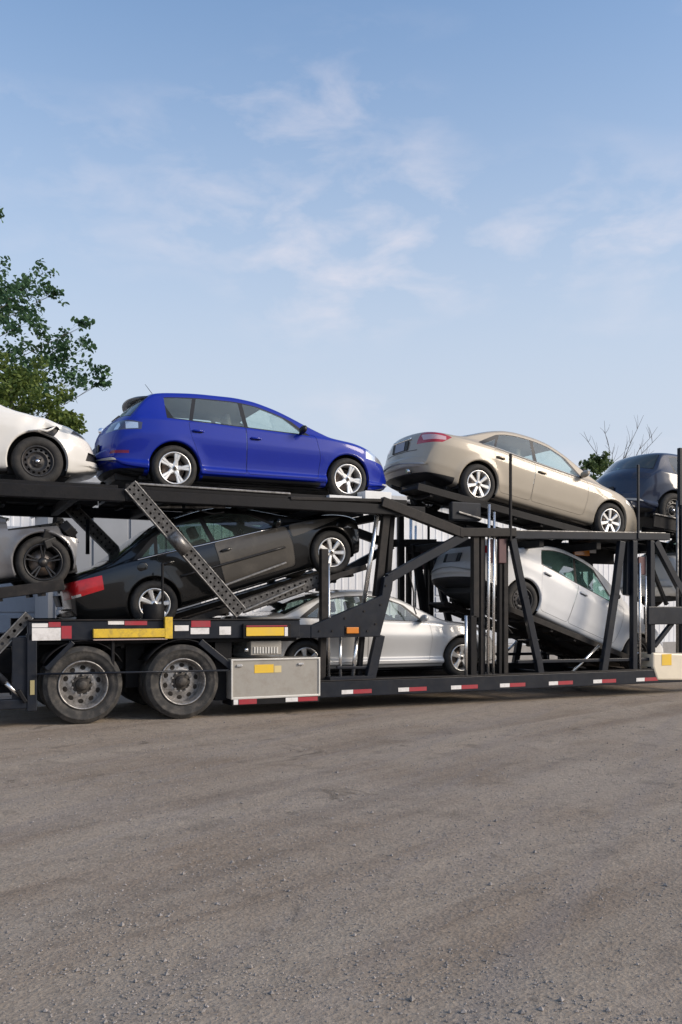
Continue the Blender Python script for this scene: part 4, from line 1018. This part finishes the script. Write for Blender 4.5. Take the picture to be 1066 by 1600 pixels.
    for k, px in enumerate((455, 543, 631, 713, 789, 865, 934, 1001, 1063)):
        x = at(px, 1080)[0]; zc = 0.272; y = -0.001 if px > 498 else -0.03
        for nm, xo, ln, m_ in (('white_reflector', -0.095, 0.185, M_TW), ('red_reflector', 0.095, 0.30, M_TR)):
            zz = zc if px > 498 else 0.20
            wbox(nm, x + xo, x + xo + ln, zz - 0.03, zz + 0.03, y - 0.005, y, m_, bev=0)
    wbox('red_reflector', at(372, 1080)[0], at(400, 1080)[0], 0.165, 0.235, -0.036, -0.031, M_TR, bev=0); wbox('white_reflector', at(364, 1080)[0], at(371, 1080)[0], 0.165, 0.235, -0.036, -0.031, M_TW, bev=0)
    wbox('toolbox_step', at(361, 1090)[0], at(498, 1090)[0], 0.15, 0.234, -0.03, 0.4, M_DECK)
    for x in (5.6, 6.8, 8.0, 9.2, 10.4, 11.6, 12.8): wbox('belly_cross_member', x - 0.06, x + 0.06, 0.23, 0.34, 0.15, 2.45, M_DECK)
    runway('belly_runway', (4.5, 0.375), (8.75, 0.365), M_DECK)
    runway('tilted_runway', (8.35, 1.615), (12.25, 0.30), M_FRAMEB, lip=0.05)
    # ---- gusset plate and centre posts
    g = [at(px, py, 0.02) for px, py in ((486, 978), (566, 944), (597, 930), (601, 902), (616, 896), (613, 922), (594, 995), (486, 997))]
    o = MB().prism(g, 0.02, 0.12).build('gusset_plate', M_FRAME, T, bevel=0.01); far(o, 0.07)
    for px, py in ((500, 986), (520, 986), (575, 986), (588, 975), (596, 945), (604, 915), (540, 966), (570, 955)):
        a = at(px, py, 0.0); MB().tube([(a[0], 0.021, a[1]), (a[0], 0.006, a[1])], 0.016, 6).build('bolt', M_FRAMEB, T)
    pbox('body_rail_end', 454, 976, 490, 997, 0.03, 0.11, M_FRAME, True)
    pbox('marker_lamp', 542, 980, 561, 990, -0.01, 0.02, M_AMBER, bev=0.008); pbox('lamp_base', 539, 978, 564, 993, 0.012, 0.022, M_DECK, bev=0.004)
    mem('brace', (606, 904), (728, 836), 0.14, 0.10, M_FRAME, 0.08)
    mem('post', (506, 858), (506, 982), 0.115, 0.10, M_FRAMEB, 0.20); rod('lift_rod', (514, 880), (514, 1062), 0.020, M_ROD, 0.17); mem('post', (504, 995), (502, 1064), 0.10, 0.10, M_FRAMEB, 0.22)
    mem('leaning_post', (604, 795), (589, 932), 0.12, 0.10, M_FRAMEB, 0.2); mem('leaning_post', (593, 992), (577, 1064), 0.15, 0.10, M_FRAME, 0.08); mem('leaning_post', (613, 800), (606, 905), 0.08, 0.08, M_DECK, 0.3)
    rod('hydraulic_cylinder', (590, 803), (568, 946), 0.034, M_ROD, 0.16); rod('lift_rod', (532, 994), (532, 1062), 0.022, M_ROD, 0.14); rod('lift_rod', (558, 994), (551, 1060), 0.030, M_ROD, 0.14); mem('post', (566, 995), (560, 1064), 0.07, 0.08, M_DECK, 0.2); mem('stay', (526, 1043), (580, 1043), 0.04, 0.05, M_FRAME, 0.1)
    pbox('foot_plate', 516, 1056, 584, 1066, 0.0, 0.2, M_FRAME, True)
    for px in (626, 600): mem('post', (px, 800), (px, 900), 0.10, 0.10, M_DECK, 2.2, False)
    mem('post', (648, 850), (664, 960), 0.14, 0.10, M_DECK, 2.2, False)
    mem('post', (742, 838), (742, 965), 0.105, 0.10, M_FRAMEB, 0.10); mem('post', (738, 962), (738, 1062), 0.11, 0.10, M_DECK, 0.10); rod('lift_rod', (728.5, 962), (728.5, 1062), 0.026, M_ROD, 0.06); mem('slotted_post', (753, 838), (753, 1062), 0.085, 0.08, M_FRAMEB, 0.12)
    for k in range(4):
        for y in (0.07,):
            pbox('slot', 755.5, 968 + k * 14, 759, 977 + k * 14, 0.075, 0.079, M_TRIM)
    rod('lift_rod', (764.5, 788), (762.5, 1062), 0.024, M_ROD, 0.05); rod('lift_rod', (772.5, 800), (771, 1062), 0.022, M_ROD, 0.05); mem('post', (781, 838), (780, 1062), 0.055, 0.08, M_DECK, 0.14); mem('post', (789, 838), (789, 1062), 0.085, 0.08, M_FRAMEB, 0.14)
    mem('hose_bundle', (768, 842), (768, 880), 0.16, 0.03, M_HOSE, 0.17); mem('hose_bundle', (785, 842), (785, 880), 0.14, 0.03, M_HOSE, 0.085)
    mem('stake', (798, 709), (798, 846), 0.040, 0.04, M_DECK, 0.02); mem('stake', (997.5, 726), (997.5, 842), 0.040, 0.04, M_FRAME, 0.02); mem('tall_post', (1063, 700), (1063, 790), 0.075, 0.07, M_FRAME, 0.02, True); mem('tall_post', (1065, 786), (1065, 1020), 0.07, 0.08, M_FRAME, 0.1); rod('lift_rod', (1058.5, 782), (1058.5, 1020), 0.024, M_GALV, 0.04)
    for p, q in (((800, 842), (819, 935)), ((819, 933), (840, 1030)), ((840, 1028), (846, 1064))): mem('leaning_post', p, q, 0.115, 0.09, M_FRAME, 0.07)
    mem('stay', (808, 1034), (1014, 1030), 0.055, 0.06, M_FRAME, 0.10); mem('stay', (808, 1000), (842, 1000), 0.02, 0.03, M_FRAME, 0.10, False)
    for p, q in (((971, 846), (961, 930)), ((961, 928), (940, 1066))): mem('leaning_post', p, q, 0.125, 0.09, M_FRAME, 0.06)
    mem('post', (981, 846), (979, 930), 0.09, 0.10, M_FRAME, 0.14); mem('post', (990, 845), (990, 1066), 0.10, 0.10, M_FRAME, 0.07); rod('lift_rod', (1000, 880), (1000, 1060), 0.024, M_ROD, 0.05); rod('lift_rod', (1009.5, 900), (1009.5, 1004), 0.016, M_ROD, 0.05); mem('post', (1017, 845), (1018, 1064), 0.10, 0.10, M_FRAME, 0.08); mem('hose_bundle', (1003, 870), (1003, 898), 0.16, 0.03, M_HOSE, 0.12)
    pbox('bulkhead_plate', 1014, 948, 1100, 976, 0.01, 0.14, M_FRAME, True, 0.012); mem('brace', (1022, 1010), (1050, 974), 0.07, 0.08, M_FRAME, 0.09); mem('brace', (1024, 846), (1068, 930), 0.12, 0.09, M_FRAME, 0.06); mem('brace', (1014, 875), (1042, 945), 0.06, 0.06, M_DECK, 0.2, False)
    rod('hydraulic_cylinder', (893, 1052), (936, 1009), 0.024, M_ROD, 0.14)
    g = [at(px, py, -0.02) for px, py in ((1021, 1020), (1090, 1022), (1090, 1040), (1072, 1063), (1028, 1063), (1021, 1042))]
    tk = MB().prism(g, -0.02, 0.35).build('fluid_tank', mat('cream_plastic', (0.70, 0.62, 0.48), 0.45, var=0.06), T, bevel=0.03)
    q0, q1 = at(1035, 1040, -0.03), at(1050, 1022, -0.03); MB().box(((q0[0] + q1[0]) / 2, -0.024, (q0[1] + q1[1]) / 2), (q1[0] - q0[0], 0.004, q1[1] - q0[1])).build('warning_sticker', M_STICK, tk)
    # marker lamps under the upper deck
    pbox('marker_lamp', 898, 854, 922, 868, 0.9, 0.96, M_AMBER, bev=0.01); pbox('white_reflector', 922, 856, 932, 864, 0.92, 0.96, M_TW); pbox('lamp_bracket', 890, 846, 960, 880, 0.97, 1.0, M_DECK)
    # coiled air line hanging under the deck
    for k, (p, q) in enumerate((((300, 790), (350, 800)), ((640, 880), (650, 960)), ((756, 900), (800, 990)))):
        a, b = at(*p, 0.35), at(*q, 0.35); pts = [(a[0] + (b[0] - a[0]) * i / 10, 0.35 + 0.03 * math.sin(i), a[1] + (b[1] - a[1]) * i / 10 - 0.06 * math.sin(math.pi * i / 10)) for i in range(11)]
        MB().tube(pts, 0.012, 6).build('air_hose', M_RUB, T)
    return T
trailer()

# ================================================================== CARS
def place(sp, target, which, tilt, yc=1.30):
    """empty location that puts the wheel centre `which` (0 rear, 1 front) at target=(x, z)"""
    a = R(tilt); lx, lz = (sp['wb'] if which else 0.0), sp['tyre']
    return (target[0] - (lx * math.cos(a) + lz * math.sin(a)), yc, target[1] - (-lx * math.sin(a) + lz * math.cos(a)))
def plate_and_badge(z, w=0.46, bar=True, platem=None):
    def f(car, hit, hr, sp, pm):
        x = hr(0, z); MB().box((x - 0.004, 0, z), (0.02, w + 0.06, 0.16)).build('plate_recess', M_TRIM, car, bevel=0.008)
        MB().box((x - 0.017, 0, z), (0.008, 0.31, 0.15)).build('licence_plate', platem or mat('plate_grey', (0.30, 0.31, 0.34), 0.5), car, bevel=0.004)
        if bar:
            x2 = hr(0, z + 0.12); MB().box((x2 - 0.008, 0, z + 0.115), (0.03, w + 0.12, 0.035)).build('chrome_strip', M_CHROME, car, bevel=0.01)
    return f
SIDE_LEDGE = [(0.09, 0.006), (0.15, -0.004), (0.19, 0.002), (0.23, 0.032), (0.27, 0.036), (0.42, 0.026), (0.60, 0.006), (0.70, 0.0), (0.76, 0.004), (0.90, 0.028)]
def cars():
    blue = paint('paint_blue', (0.000, 0.014, 0.27), 0.0, 0.5, coat=0.6); gold = paint('paint_gold', (0.37, 0.325, 0.26), 0.12, 0.45, coat=0.55); white = paint('paint_white', (0.68, 0.665, 0.63), 0.0, 0.4, coat=0.35)
    wht2 = paint('paint_white_cool', (0.72, 0.72, 0.715), 0.0, 0.45, coat=0.15); black = paint('paint_black', (0.003, 0.0035, 0.004), 0.0, 0.3, amt=0.05, dirt=(0.05, 0.042, 0.035)); silver = paint('paint_silver', (0.48, 0.48, 0.475), 0.25, 0.42); grey = paint('paint_grey', (0.17, 0.175, 0.19), 0.35, 0.4, amt=0.45, dirt=(0.12, 0.10, 0.085))
    navy = paint('paint_navy', (0.010, 0.018, 0.045), 0.0, 0.5)
    lower_blue = mat('bumper_black', (0.012, 0.012, 0.014), 0.5)  # plain black of the lower bumpers and sills
    # ---------- blue hatchback
    hb = dict(wb=2.66, tyre=0.322, rim=0.228, wheel='five',
        top=[(-.93, .58), (-.925, .70), (-.90, .82), (-.84, .93), (-.76, 1.01), (-.70, 1.06), (-.36, 1.375), (-.26, 1.42), (0, 1.455), (.5, 1.482), (.85, 1.482), (1.2, 1.452), (1.5, 1.38), (2.32, 1.035), (2.46, .985), (2.9, .92), (3.2, .84), (3.38, .75), (3.48, .64), (3.53, .52)],
        belt=[(-.93, .50), (-.90, .74), (-.8, .90), (-.6, .99), (0, .995), (1, .955), (2, .915), (2.5, .89), (2.9, .83), (3.2, .75), (3.4, .63), (3.53, .44)],
        bot=[(-.93, .38), (-.85, .29), (-.6, .235), (-.2, .205), (1, .185), (2.9, .185), (3.2, .19), (3.53, .25)],
        wid=[(-.93, .70), (-.90, .745), (-.8, .80), (-.55, .85), (-.2, .873), (.5, .878), (2.2, .878), (2.66, .873), (3.0, .85), (3.2, .81), (3.4, .73), (3.5, .63), (3.53, .56)],
        windscreen=(1.46, 2.33), rear_glass=(-.685, -.375), dlo=(-.14, 2.12), lean=(-0.55, -1.35), rear_c=0.20, side=SIDE_LEDGE,
        windows=[(-.03, .215, -0.60, 0.25), (.27, 1.02, 0.25, -0.12), (1.09, 2.02, -0.12, -1.35)],
        panels=[dict(name='rear_door', poly=[(.42, .30), (1.04, .30), (1.04, .99), (.20, .99), (.23, .80)]), dict(name='front_door', poly=[(1.055, .30), (2.16, .30), (2.20, .60), (2.14, .94), (1.055, .99)])],
        lamps=[dict(name='taillight', poly=[(-1.2, .80), (-.46, .83), (-.44, .93), (-.62, .965), (-1.2, .95)], y=0.40, mat=mat('smoked_lamp', (0.05, 0.05, 0.09), 0.12, 0.2, 1.0), inner=[([(-.66, .835), (-.50, .845), (-.50, .925), (-.66, .94)], M_REFL, 'lamp_bulb', 0.5, 1.2), ([(-1.2, .83), (-.72, .83), (-.72, .93), (-1.2, .93)], M_REFL, 'lamp_bulb', 0.62, 0.70)]),
               dict(name='headlight', poly=[(2.98, .66), (3.6, .56), (3.6, .72), (3.0, .80)], y=0.42, mat=M_REFL), dict(name='bumper_reflector', poly=[(-1.2, .50), (-.62, .50), (-.62, .54), (-1.2, .54)], y=0.62, mat=mat('dull_red_reflector', (0.16, 0.012, 0.05), 0.3))],
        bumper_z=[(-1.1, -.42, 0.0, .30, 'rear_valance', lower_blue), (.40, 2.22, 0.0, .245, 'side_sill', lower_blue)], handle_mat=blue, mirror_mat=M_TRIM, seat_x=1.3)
    def blue_x(car, hit, hr, sp, pm):
        plate_and_badge(.60, platem=mat('plate_dark', (0.05, 0.06, 0.12), 0.5), bar=False)(car, hit, hr, sp, pm)
        b = MB(); vs = []; fs = []
        prof = [(-.18, 1.425), (-.33, 1.418), (-.46, 1.398), (-.52, 1.372), (-.50, 1.355), (-.34, 1.352)]
        for i in range(13):
            t = -1 + i / 6; y = 0.60 * t; e = abs(t) ** 3
            for x, z in prof: vs.append((x + 0.12 * abs(t) ** 2.3 * (1 if x < -.3 else .6), y, z - 0.035 * t * t - 0.02 * e))
        n = len(prof)
        for i in range(12):
            for k in range(n): fs.append((i * n + k, i * n + (k + 1) % n, (i + 1) * n + (k + 1) % n, (i + 1) * n + k))
        fs += [tuple(range(n)), tuple(range(12 * n, 13 * n))]
        b.add(vs, fs, True).build('roof_spoiler', mat('spoiler_black', (0.008, 0.009, 0.016), 0.3, 0, 0.5), car)
        MB().tube([(-.05, 0, 1.45), (-.22, 0, 1.66)], [0.006, 0.003], 6).build('roof_antenna', M_TRIM, car)
        # wiper and badge
        MB().bar((hr(.05, 1.08) - .012, .05, 1.08), (hr(-.28, 1.10) - .012, -.28, 1.10), 0.018, 0.018).build('rear_wiper', M_TRIM, car)
        MB().lathe([(0, -.006), (.045, -.006), (.05, 0)], 20, c=(hr(0, .92), 0, .92)).build('tailgate_badge', M_CHROME, car)
    make_car('hatchback_car', hb, blue, 'bright blue five door hatchback parked on the upper deck', place(hb, (3.17, 3.437), 0, 0.0), -0.3, blue_x)
    # ---------- gold sedan
    gs = sedan(2.79, 1.08, 0.96, 1.475, 0.897, 0.330, rim=0.225, wheel='seven', frame_mat=M_TRIM, rear_c=0.20, handle_mat=mat('gold_handle', (0.42, 0.35, 0.26), 0.3, 0.5), seat=M_SEATB,
        lamps=[dict(name='taillight', poly=[(-1.3, .75), (-.76, .84), (-.60, .955), (-.80, 1.02), (-1.3, 1.03)], y=0.46, mat=M_RED, inner=[([(-.98, .86), (-.70, .89), (-.70, .95), (-.98, .965)], mat('pink_clear_lens', (0.62, 0.40, 0.40), 0.12, 0.2, 1.0), 'lamp_bulb', 0.5, 1.2)]),
               dict(name='headlight', poly=[(3.10, .74), (3.9, .60), (3.9, .78), (3.14, .87)], y=0.45, mat=M_REFL)],
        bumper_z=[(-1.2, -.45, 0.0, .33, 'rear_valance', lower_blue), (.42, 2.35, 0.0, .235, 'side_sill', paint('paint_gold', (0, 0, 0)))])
    def gold_x(car, hit, hr, sp, pm):
        plate_and_badge(.80)(car, hit, hr, sp, pm)
        for sd in (-1, 1):       # chrome line along the window base and trunk seam
            pts = []
            for i in range(12):
                x = -.02 + 2.0 * i / 11; z = pchip(sp['belt'])(x) + 0.020; pts.append((x, hit(x, z, sd) + sd * 0.003, z))
            MB().tube(pts, 0.010, 6).build('window_chrome', M_SATIN, car)
        pts = [(hr(y, .70) - 0.002, y, .70) for y in [-.5 + i / 10 for i in range(11)]]; MB().tube(pts, 0.005, 5).build('boot_seam', M_TRIM, car)
        MB().tube([(hr(.45, .38) - .02, -.45, .33), (hr(.45, .38) - .10, -.45, .33)], 0.035, 14).build('exhaust_tip', M_CHROME, car)
    make_car('sedan_car', gs, gold, 'gold beige sedan tilted nose down on the upper deck ahead of the blue hatchback', place(gs, (8.17, 3.515), 0, 10.2), 10.2, gold_x)
    # ---------- white car with crumpled wing (front shows)
    from mathutils import noise
    def crumple(V):
        for v in V:
            d = math.hypot(v.x - 2.88, v.z - .80)
            if v.y < -.35 and d < .42:
                k = (1 - d / .42) ** 1.3; p = v.copy()
                v.y += k * (0.085 + 0.09 * noise.noise(p * 6)); v.z += k * (0.05 * noise.noise(p * 5 + Vector((3, 0, 0))) - 0.02)
    def gash(cut, new_tag):
        cut(new_tag('torn_wing_gap', M_PLAST, push=0.03), poly_planes([(2.70, .735), (2.83, .70), (2.93, .67), (3.02, .79), (2.97, .825)], (0, 2)), test=lambda c: c.y < -.5)
        cut(new_tag('bumper_grille', M_PLAST, push=0.03), poly_planes([(3.36, .40), (3.9, .40), (3.9, .52), (3.40, .52)], (0, 2)))
    ws = sedan(2.72, 1.0, 0.84, 1.52, 0.88, 0.325, wheel='steel', wheel_mat=M_STEELW, rim=0.205, arch=0.395, deform=[crumple], cuts=[gash], front_c=0.26,
        lamps=[dict(name='headlight', poly=[(2.97, .77), (3.10, .735), (3.9, .60), (3.9, .72), (3.34, .82), (3.10, .87)], y=0.40, mat=mat('headlight_clear', (0.42, 0.42, 0.40), 0.1, 0.3, 1.0), inner=[([(3.16, .74), (3.9, .64), (3.9, .80), (3.22, .82)], M_TRIM, 'lamp_bulb', 0.46, 0.76)]),
               dict(name='taillight', poly=[(-1.3, .72), (-.7, .78), (-.7, .90), (-1.3, .92)], y=0.5, mat=M_RED)])
    def white_x(car, hit, hr, sp, pm):
        MB().tube([(2.60, -.885, .705), (2.74, -.875, .735), (2.84, -.862, .725), (2.90, -.85, .76), (2.95, -.83, .80)], [0.008, 0.012, 0.016, 0.014, 0.006], 7).build('bent_wing_edge', pm, car)
    make_car('damaged_car', ws, white, 'cream white car with crumpled wing and black steel wheel on the upper deck', place(ws, (1.35, 3.405), 1, -0.4), -0.4, white_x)
    # ---------- grey car without front end
    def strip(x0, zh=None):
        def f(cut, new_tag):
            cut(GONE, [((x0, 0, 0), (-1, 0, 0.25))])
            if zh: cut(GONE, [((zh[0], 0, 0), (-1, 0, 0)), ((0, 0, zh[1]), (0, 0, -1))])
        return f
    def engine(x0, z0, n, seed, high=False):
        def f(car, hit, hr, sp, pm):
            rnd = random.Random(seed); WB = sp['wb']
            MB().box((x0, 0, .52), (0.05, 1.15, 0.40)).build('radiator', mat('radiator_black', (0.03, 0.03, 0.032), 0.5, 0.4, bump=0.4, bscale=160), car, bevel=0.01)
            MB().box((x0 + .05, 0, .47), (0.09, 1.35, 0.11)).build('crash_bar', M_GALV, car, bevel=0.015)
            MB().box((WB - .02, 0, .60), (0.6, 0.7, 0.36)).build('engine_block', M_HUB, car, bevel=0.05)
            for k in range(n):
                p = (x0 + rnd.uniform(-.20, .03), rnd.choice((-1, 1)) * rnd.uniform(.42, .66), rnd.uniform(.5, z0)); s_ = [rnd.uniform(.05, .17) for _ in range(3)]
                MB().box(p, s_, (rnd.uniform(-.5, .5), rnd.uniform(-.5, .5), rnd.uniform(-.5, .5))).build('engine_part', rnd.choice((M_PLAST, M_PLAST, M_HUB, M_GALV, M_REFL)), car, bevel=0.015)
            if high:
                for k in range(14):
                    p = (rnd.uniform(2.80, 3.18), rnd.uniform(-.84, -.5), rnd.uniform(.52, .86)); q_ = [rnd.uniform(.06, .20) for _ in range(3)]
                    MB().box(p, q_, (rnd.uniform(-.6, .6), rnd.uniform(-.6, .6), rnd.uniform(-.6, .6))).build('broken_part', rnd.choice((M_PLAST, M_PLAST, M_TRIM, M_HUB)), car, bevel=0.012)
                for k in range(5):
                    a = Vector((rnd.uniform(2.8, 3.1), -.8, rnd.uniform(.7, .85))); MB().tube([a, a + Vector((.08, -.03, .03)), a + Vector((.17, 0, -.08)), a + Vector((.20, .02, -.22))], 0.012, 6).build('loose_cable', M_RUB, car)
                MB().box((x0 - .34, -.60, .79), (0.66, 0.30, 0.10), (0, -.03, 0)).build('engine_cover', M_PLAST, car, bevel=0.03); MB().box((x0 - .05, -.55, .74), (0.16, 0.34, 0.14), (.2, .3, .1)).build('engine_part', M_PLAST, car, bevel=0.02)
            for k in range(4):
                a = Vector((x0 - .15, rnd.uniform(-.6, -.2), rnd.uniform(.5, z0))); pts = [a + Vector((0.05 * i * rnd.uniform(.2, 1.2), rnd.uniform(-.05, .05), -0.035 * i + rnd.uniform(-.02, .02))) for i in range(6)]
                MB().tube(pts, 0.011, 6).build('loose_cable', M_RUB, car)
        return f
    def strip2(cut, new_tag):
        cut(GONE, poly_planes([(2.84, .90), (2.90, .70), (3.02, .66), (3.06, .54), (3.5, .50), (3.5, 1.0)], (0, 2)))
    bs = sedan(2.72, 1.0, 0.90, 1.44, 0.89, 0.345, wheel='ten', wheel_mat=M_ALUD, rim=0.245, flare=0.035, arch=0.395, cuts=[strip(3.06, (2.35, .80)), strip2], lip_max=3.06, mirror_mat=M_TRIM, front_c=0.12)
    make_car('stripped_car', bs, grey, 'grey car missing its bonnet and front bumper on the lower ramp', place(bs, (1.42, 2.09), 1, -8.5), -8.5, engine(3.0, .80, 12, 2, True))
    # ---------- black sedan nose up
    dusty = paint('paint_black_dusty', (0.060, 0.054, 0.046), 0.0, 0.42, coat=0.5, amt=0.5, dirt=(0.13, 0.115, 0.095))
    ks = sedan(2.784, 1.12, 0.90, 1.44, 0.90, 0.33, wheel='seven', rim=0.222, cuts=[strip(3.24)], lip_max=3.2, glass=M_GLASS_DK, rear_c=0.16,
        lamps=[dict(name='taillight', poly=[(-1.3, .69), (-.60, .71), (-.57, .90), (-1.3, .93)], y=0.42, mat=M_REDB, inner=[([(-1.3, .69), (-.90, .69), (-.90, .735), (-1.3, .735)], M_REFL, 'lamp_bulb', 0.7, 1.2)])],
        handle_mat=black)
    ks['panels'][1]['mat'] = dusty; ks['panels'].append(dict(name='front_wing', mat=dusty, poly=[(2.225, .70), (2.40, .72), (3.10, .745), (3.15, .80), (2.9, .845), (2.225, .90)]))
    def black_x(car, hit, hr, sp, pm):
        engine(3.26, .82, 8, 5)(car, hit, hr, sp, pm); plate_and_badge(.70, bar=False)(car, hit, hr, sp, pm)
        y = hit(-.10, .84, -1); MB().lathe([(0, -.004), (.062, -.004), (.070, 0.0), (.075, 0.004)], 24, c=(-.02, y - .002, .86)).build('fuel_flap', pm, car)
        for sd in (-1, 1):
            pts = [(x, hit(x, .60, sd) + sd * .004, .60) for x in [.45 + i * .18 for i in range(10)]]; MB().tube(pts, 0.018, 6).build('rub_strip', M_TRIM, car)
            pts = [(x, hit(x, pchip(sp['belt'])(x) + .012, sd) + sd * .003, pchip(sp['belt'])(x) + .014) for x in [-.05 + i * .2 for i in range(11)]]; MB().tube(pts, 0.009, 6).build('window_chrome', M_CHROME, car)
    make_car('nose_up_sedan', ks, black, 'black sedan with red taillight tilted nose up under the blue hatchback', place(ks, (2.88, 1.545), 0, -16.4), -16.4, black_x)
    # ---------- silver sedan on the belly deck
    ss = sedan(2.72, 1.0, 0.92, 1.42, 0.885, 0.320, wheel='five', rim=0.215, lamps=[dict(name='headlight', poly=[(2.95, .70), (3.8, .56), (3.8, .74), (3.0, .84)], y=0.45, mat=M_REFL), dict(name='taillight', poly=[(-1.3, .72), (-.7, .78), (-.7, .90), (-1.3, .92)], y=0.5, mat=M_RED)],
        side=SIDE_LEDGE, mirror_mat=silver, handle_mat=silver)
    make_car('silver_sedan', ss, silver, 'silver sedan standing level in the belly of the trailer', place(ss, (7.86, 0.70), 1, 0), 0)
    # ---------- white sedan nose down
    mat_teal = glass_mat('car_glass_teal', (0.60, 0.80, 0.74), 0.10, dust=0.12, dcol=(0.25, 0.45, 0.40))
    es = sedan(2.69, 1.03, 0.95, 1.57, 0.89, 0.322, wheel='steel', wheel_mat=M_STEELW, rim=0.205, frame_mat=M_TRIM, mirror_mat=M_TRIM, dlo=(.16, 2.02), lean=(-0.30, -1.3), dlo_bot=-0.02, mirror_x=1.80, glass=mat_teal,
        windows=[(.20, .93, -0.30, -0.10), (.985, 1.95, -0.10, -1.3)], lamps=[dict(name='taillight', poly=[(-1.3, .78), (-.85, .82), (-.85, .95), (-1.3, .97)], y=0.62, mat=M_RED), dict(name='headlight', poly=[(3.02, .70), (3.8, .58), (3.8, .74), (3.05, .82)], y=0.45, mat=M_REFL)],
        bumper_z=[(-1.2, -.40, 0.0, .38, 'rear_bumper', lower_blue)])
    make_car('nose_down_sedan', es, wht2, 'white sedan tilted steeply nose down behind the tall posts', place(es, (9.04, 1.635), 0, 20.5), 20.5, plate_and_badge(.72, bar=False))
    # ---------- dark hatchback
    import copy
    fs = dict(hb); fs.update(wheel='steel', wheel_mat=M_TRIM, rim=0.205, rear_c=0.46, lamps=[dict(name='taillight', poly=[(-1.2, .80), (-.52, .83), (-.50, .93), (-.62, .965), (-1.2, .95)], y=0.50, mat=mat('dark_smoked_lens', (0.012, 0.010, 0.02), 0.15, 0, 1.0))], handle_mat=navy, mirror_mat=navy, glass=M_GLASS_DK)  # wheels coloured black in place of the deep shade around them
    make_car('dark_hatchback', fs, navy, 'dark navy hatchback at the right edge of the upper deck', place(fs, (12.42, 3.29), 0, 6.5), 6.5, plate_and_badge(.60, bar=False, platem=mat('plate_dark', (0.05, 0.06, 0.12), 0.5)))
    # ---------- white car at the right edge, lower
    gs2 = sedan(2.70, 1.0, 0.9, 1.43, 0.88, 0.32)
    make_car('partly_hidden_sedan', gs2, wht2, 'white sedan mostly hidden behind the posts at the right edge', place(gs2, (13.45, 1.85), 0, -4), -4)
cars()
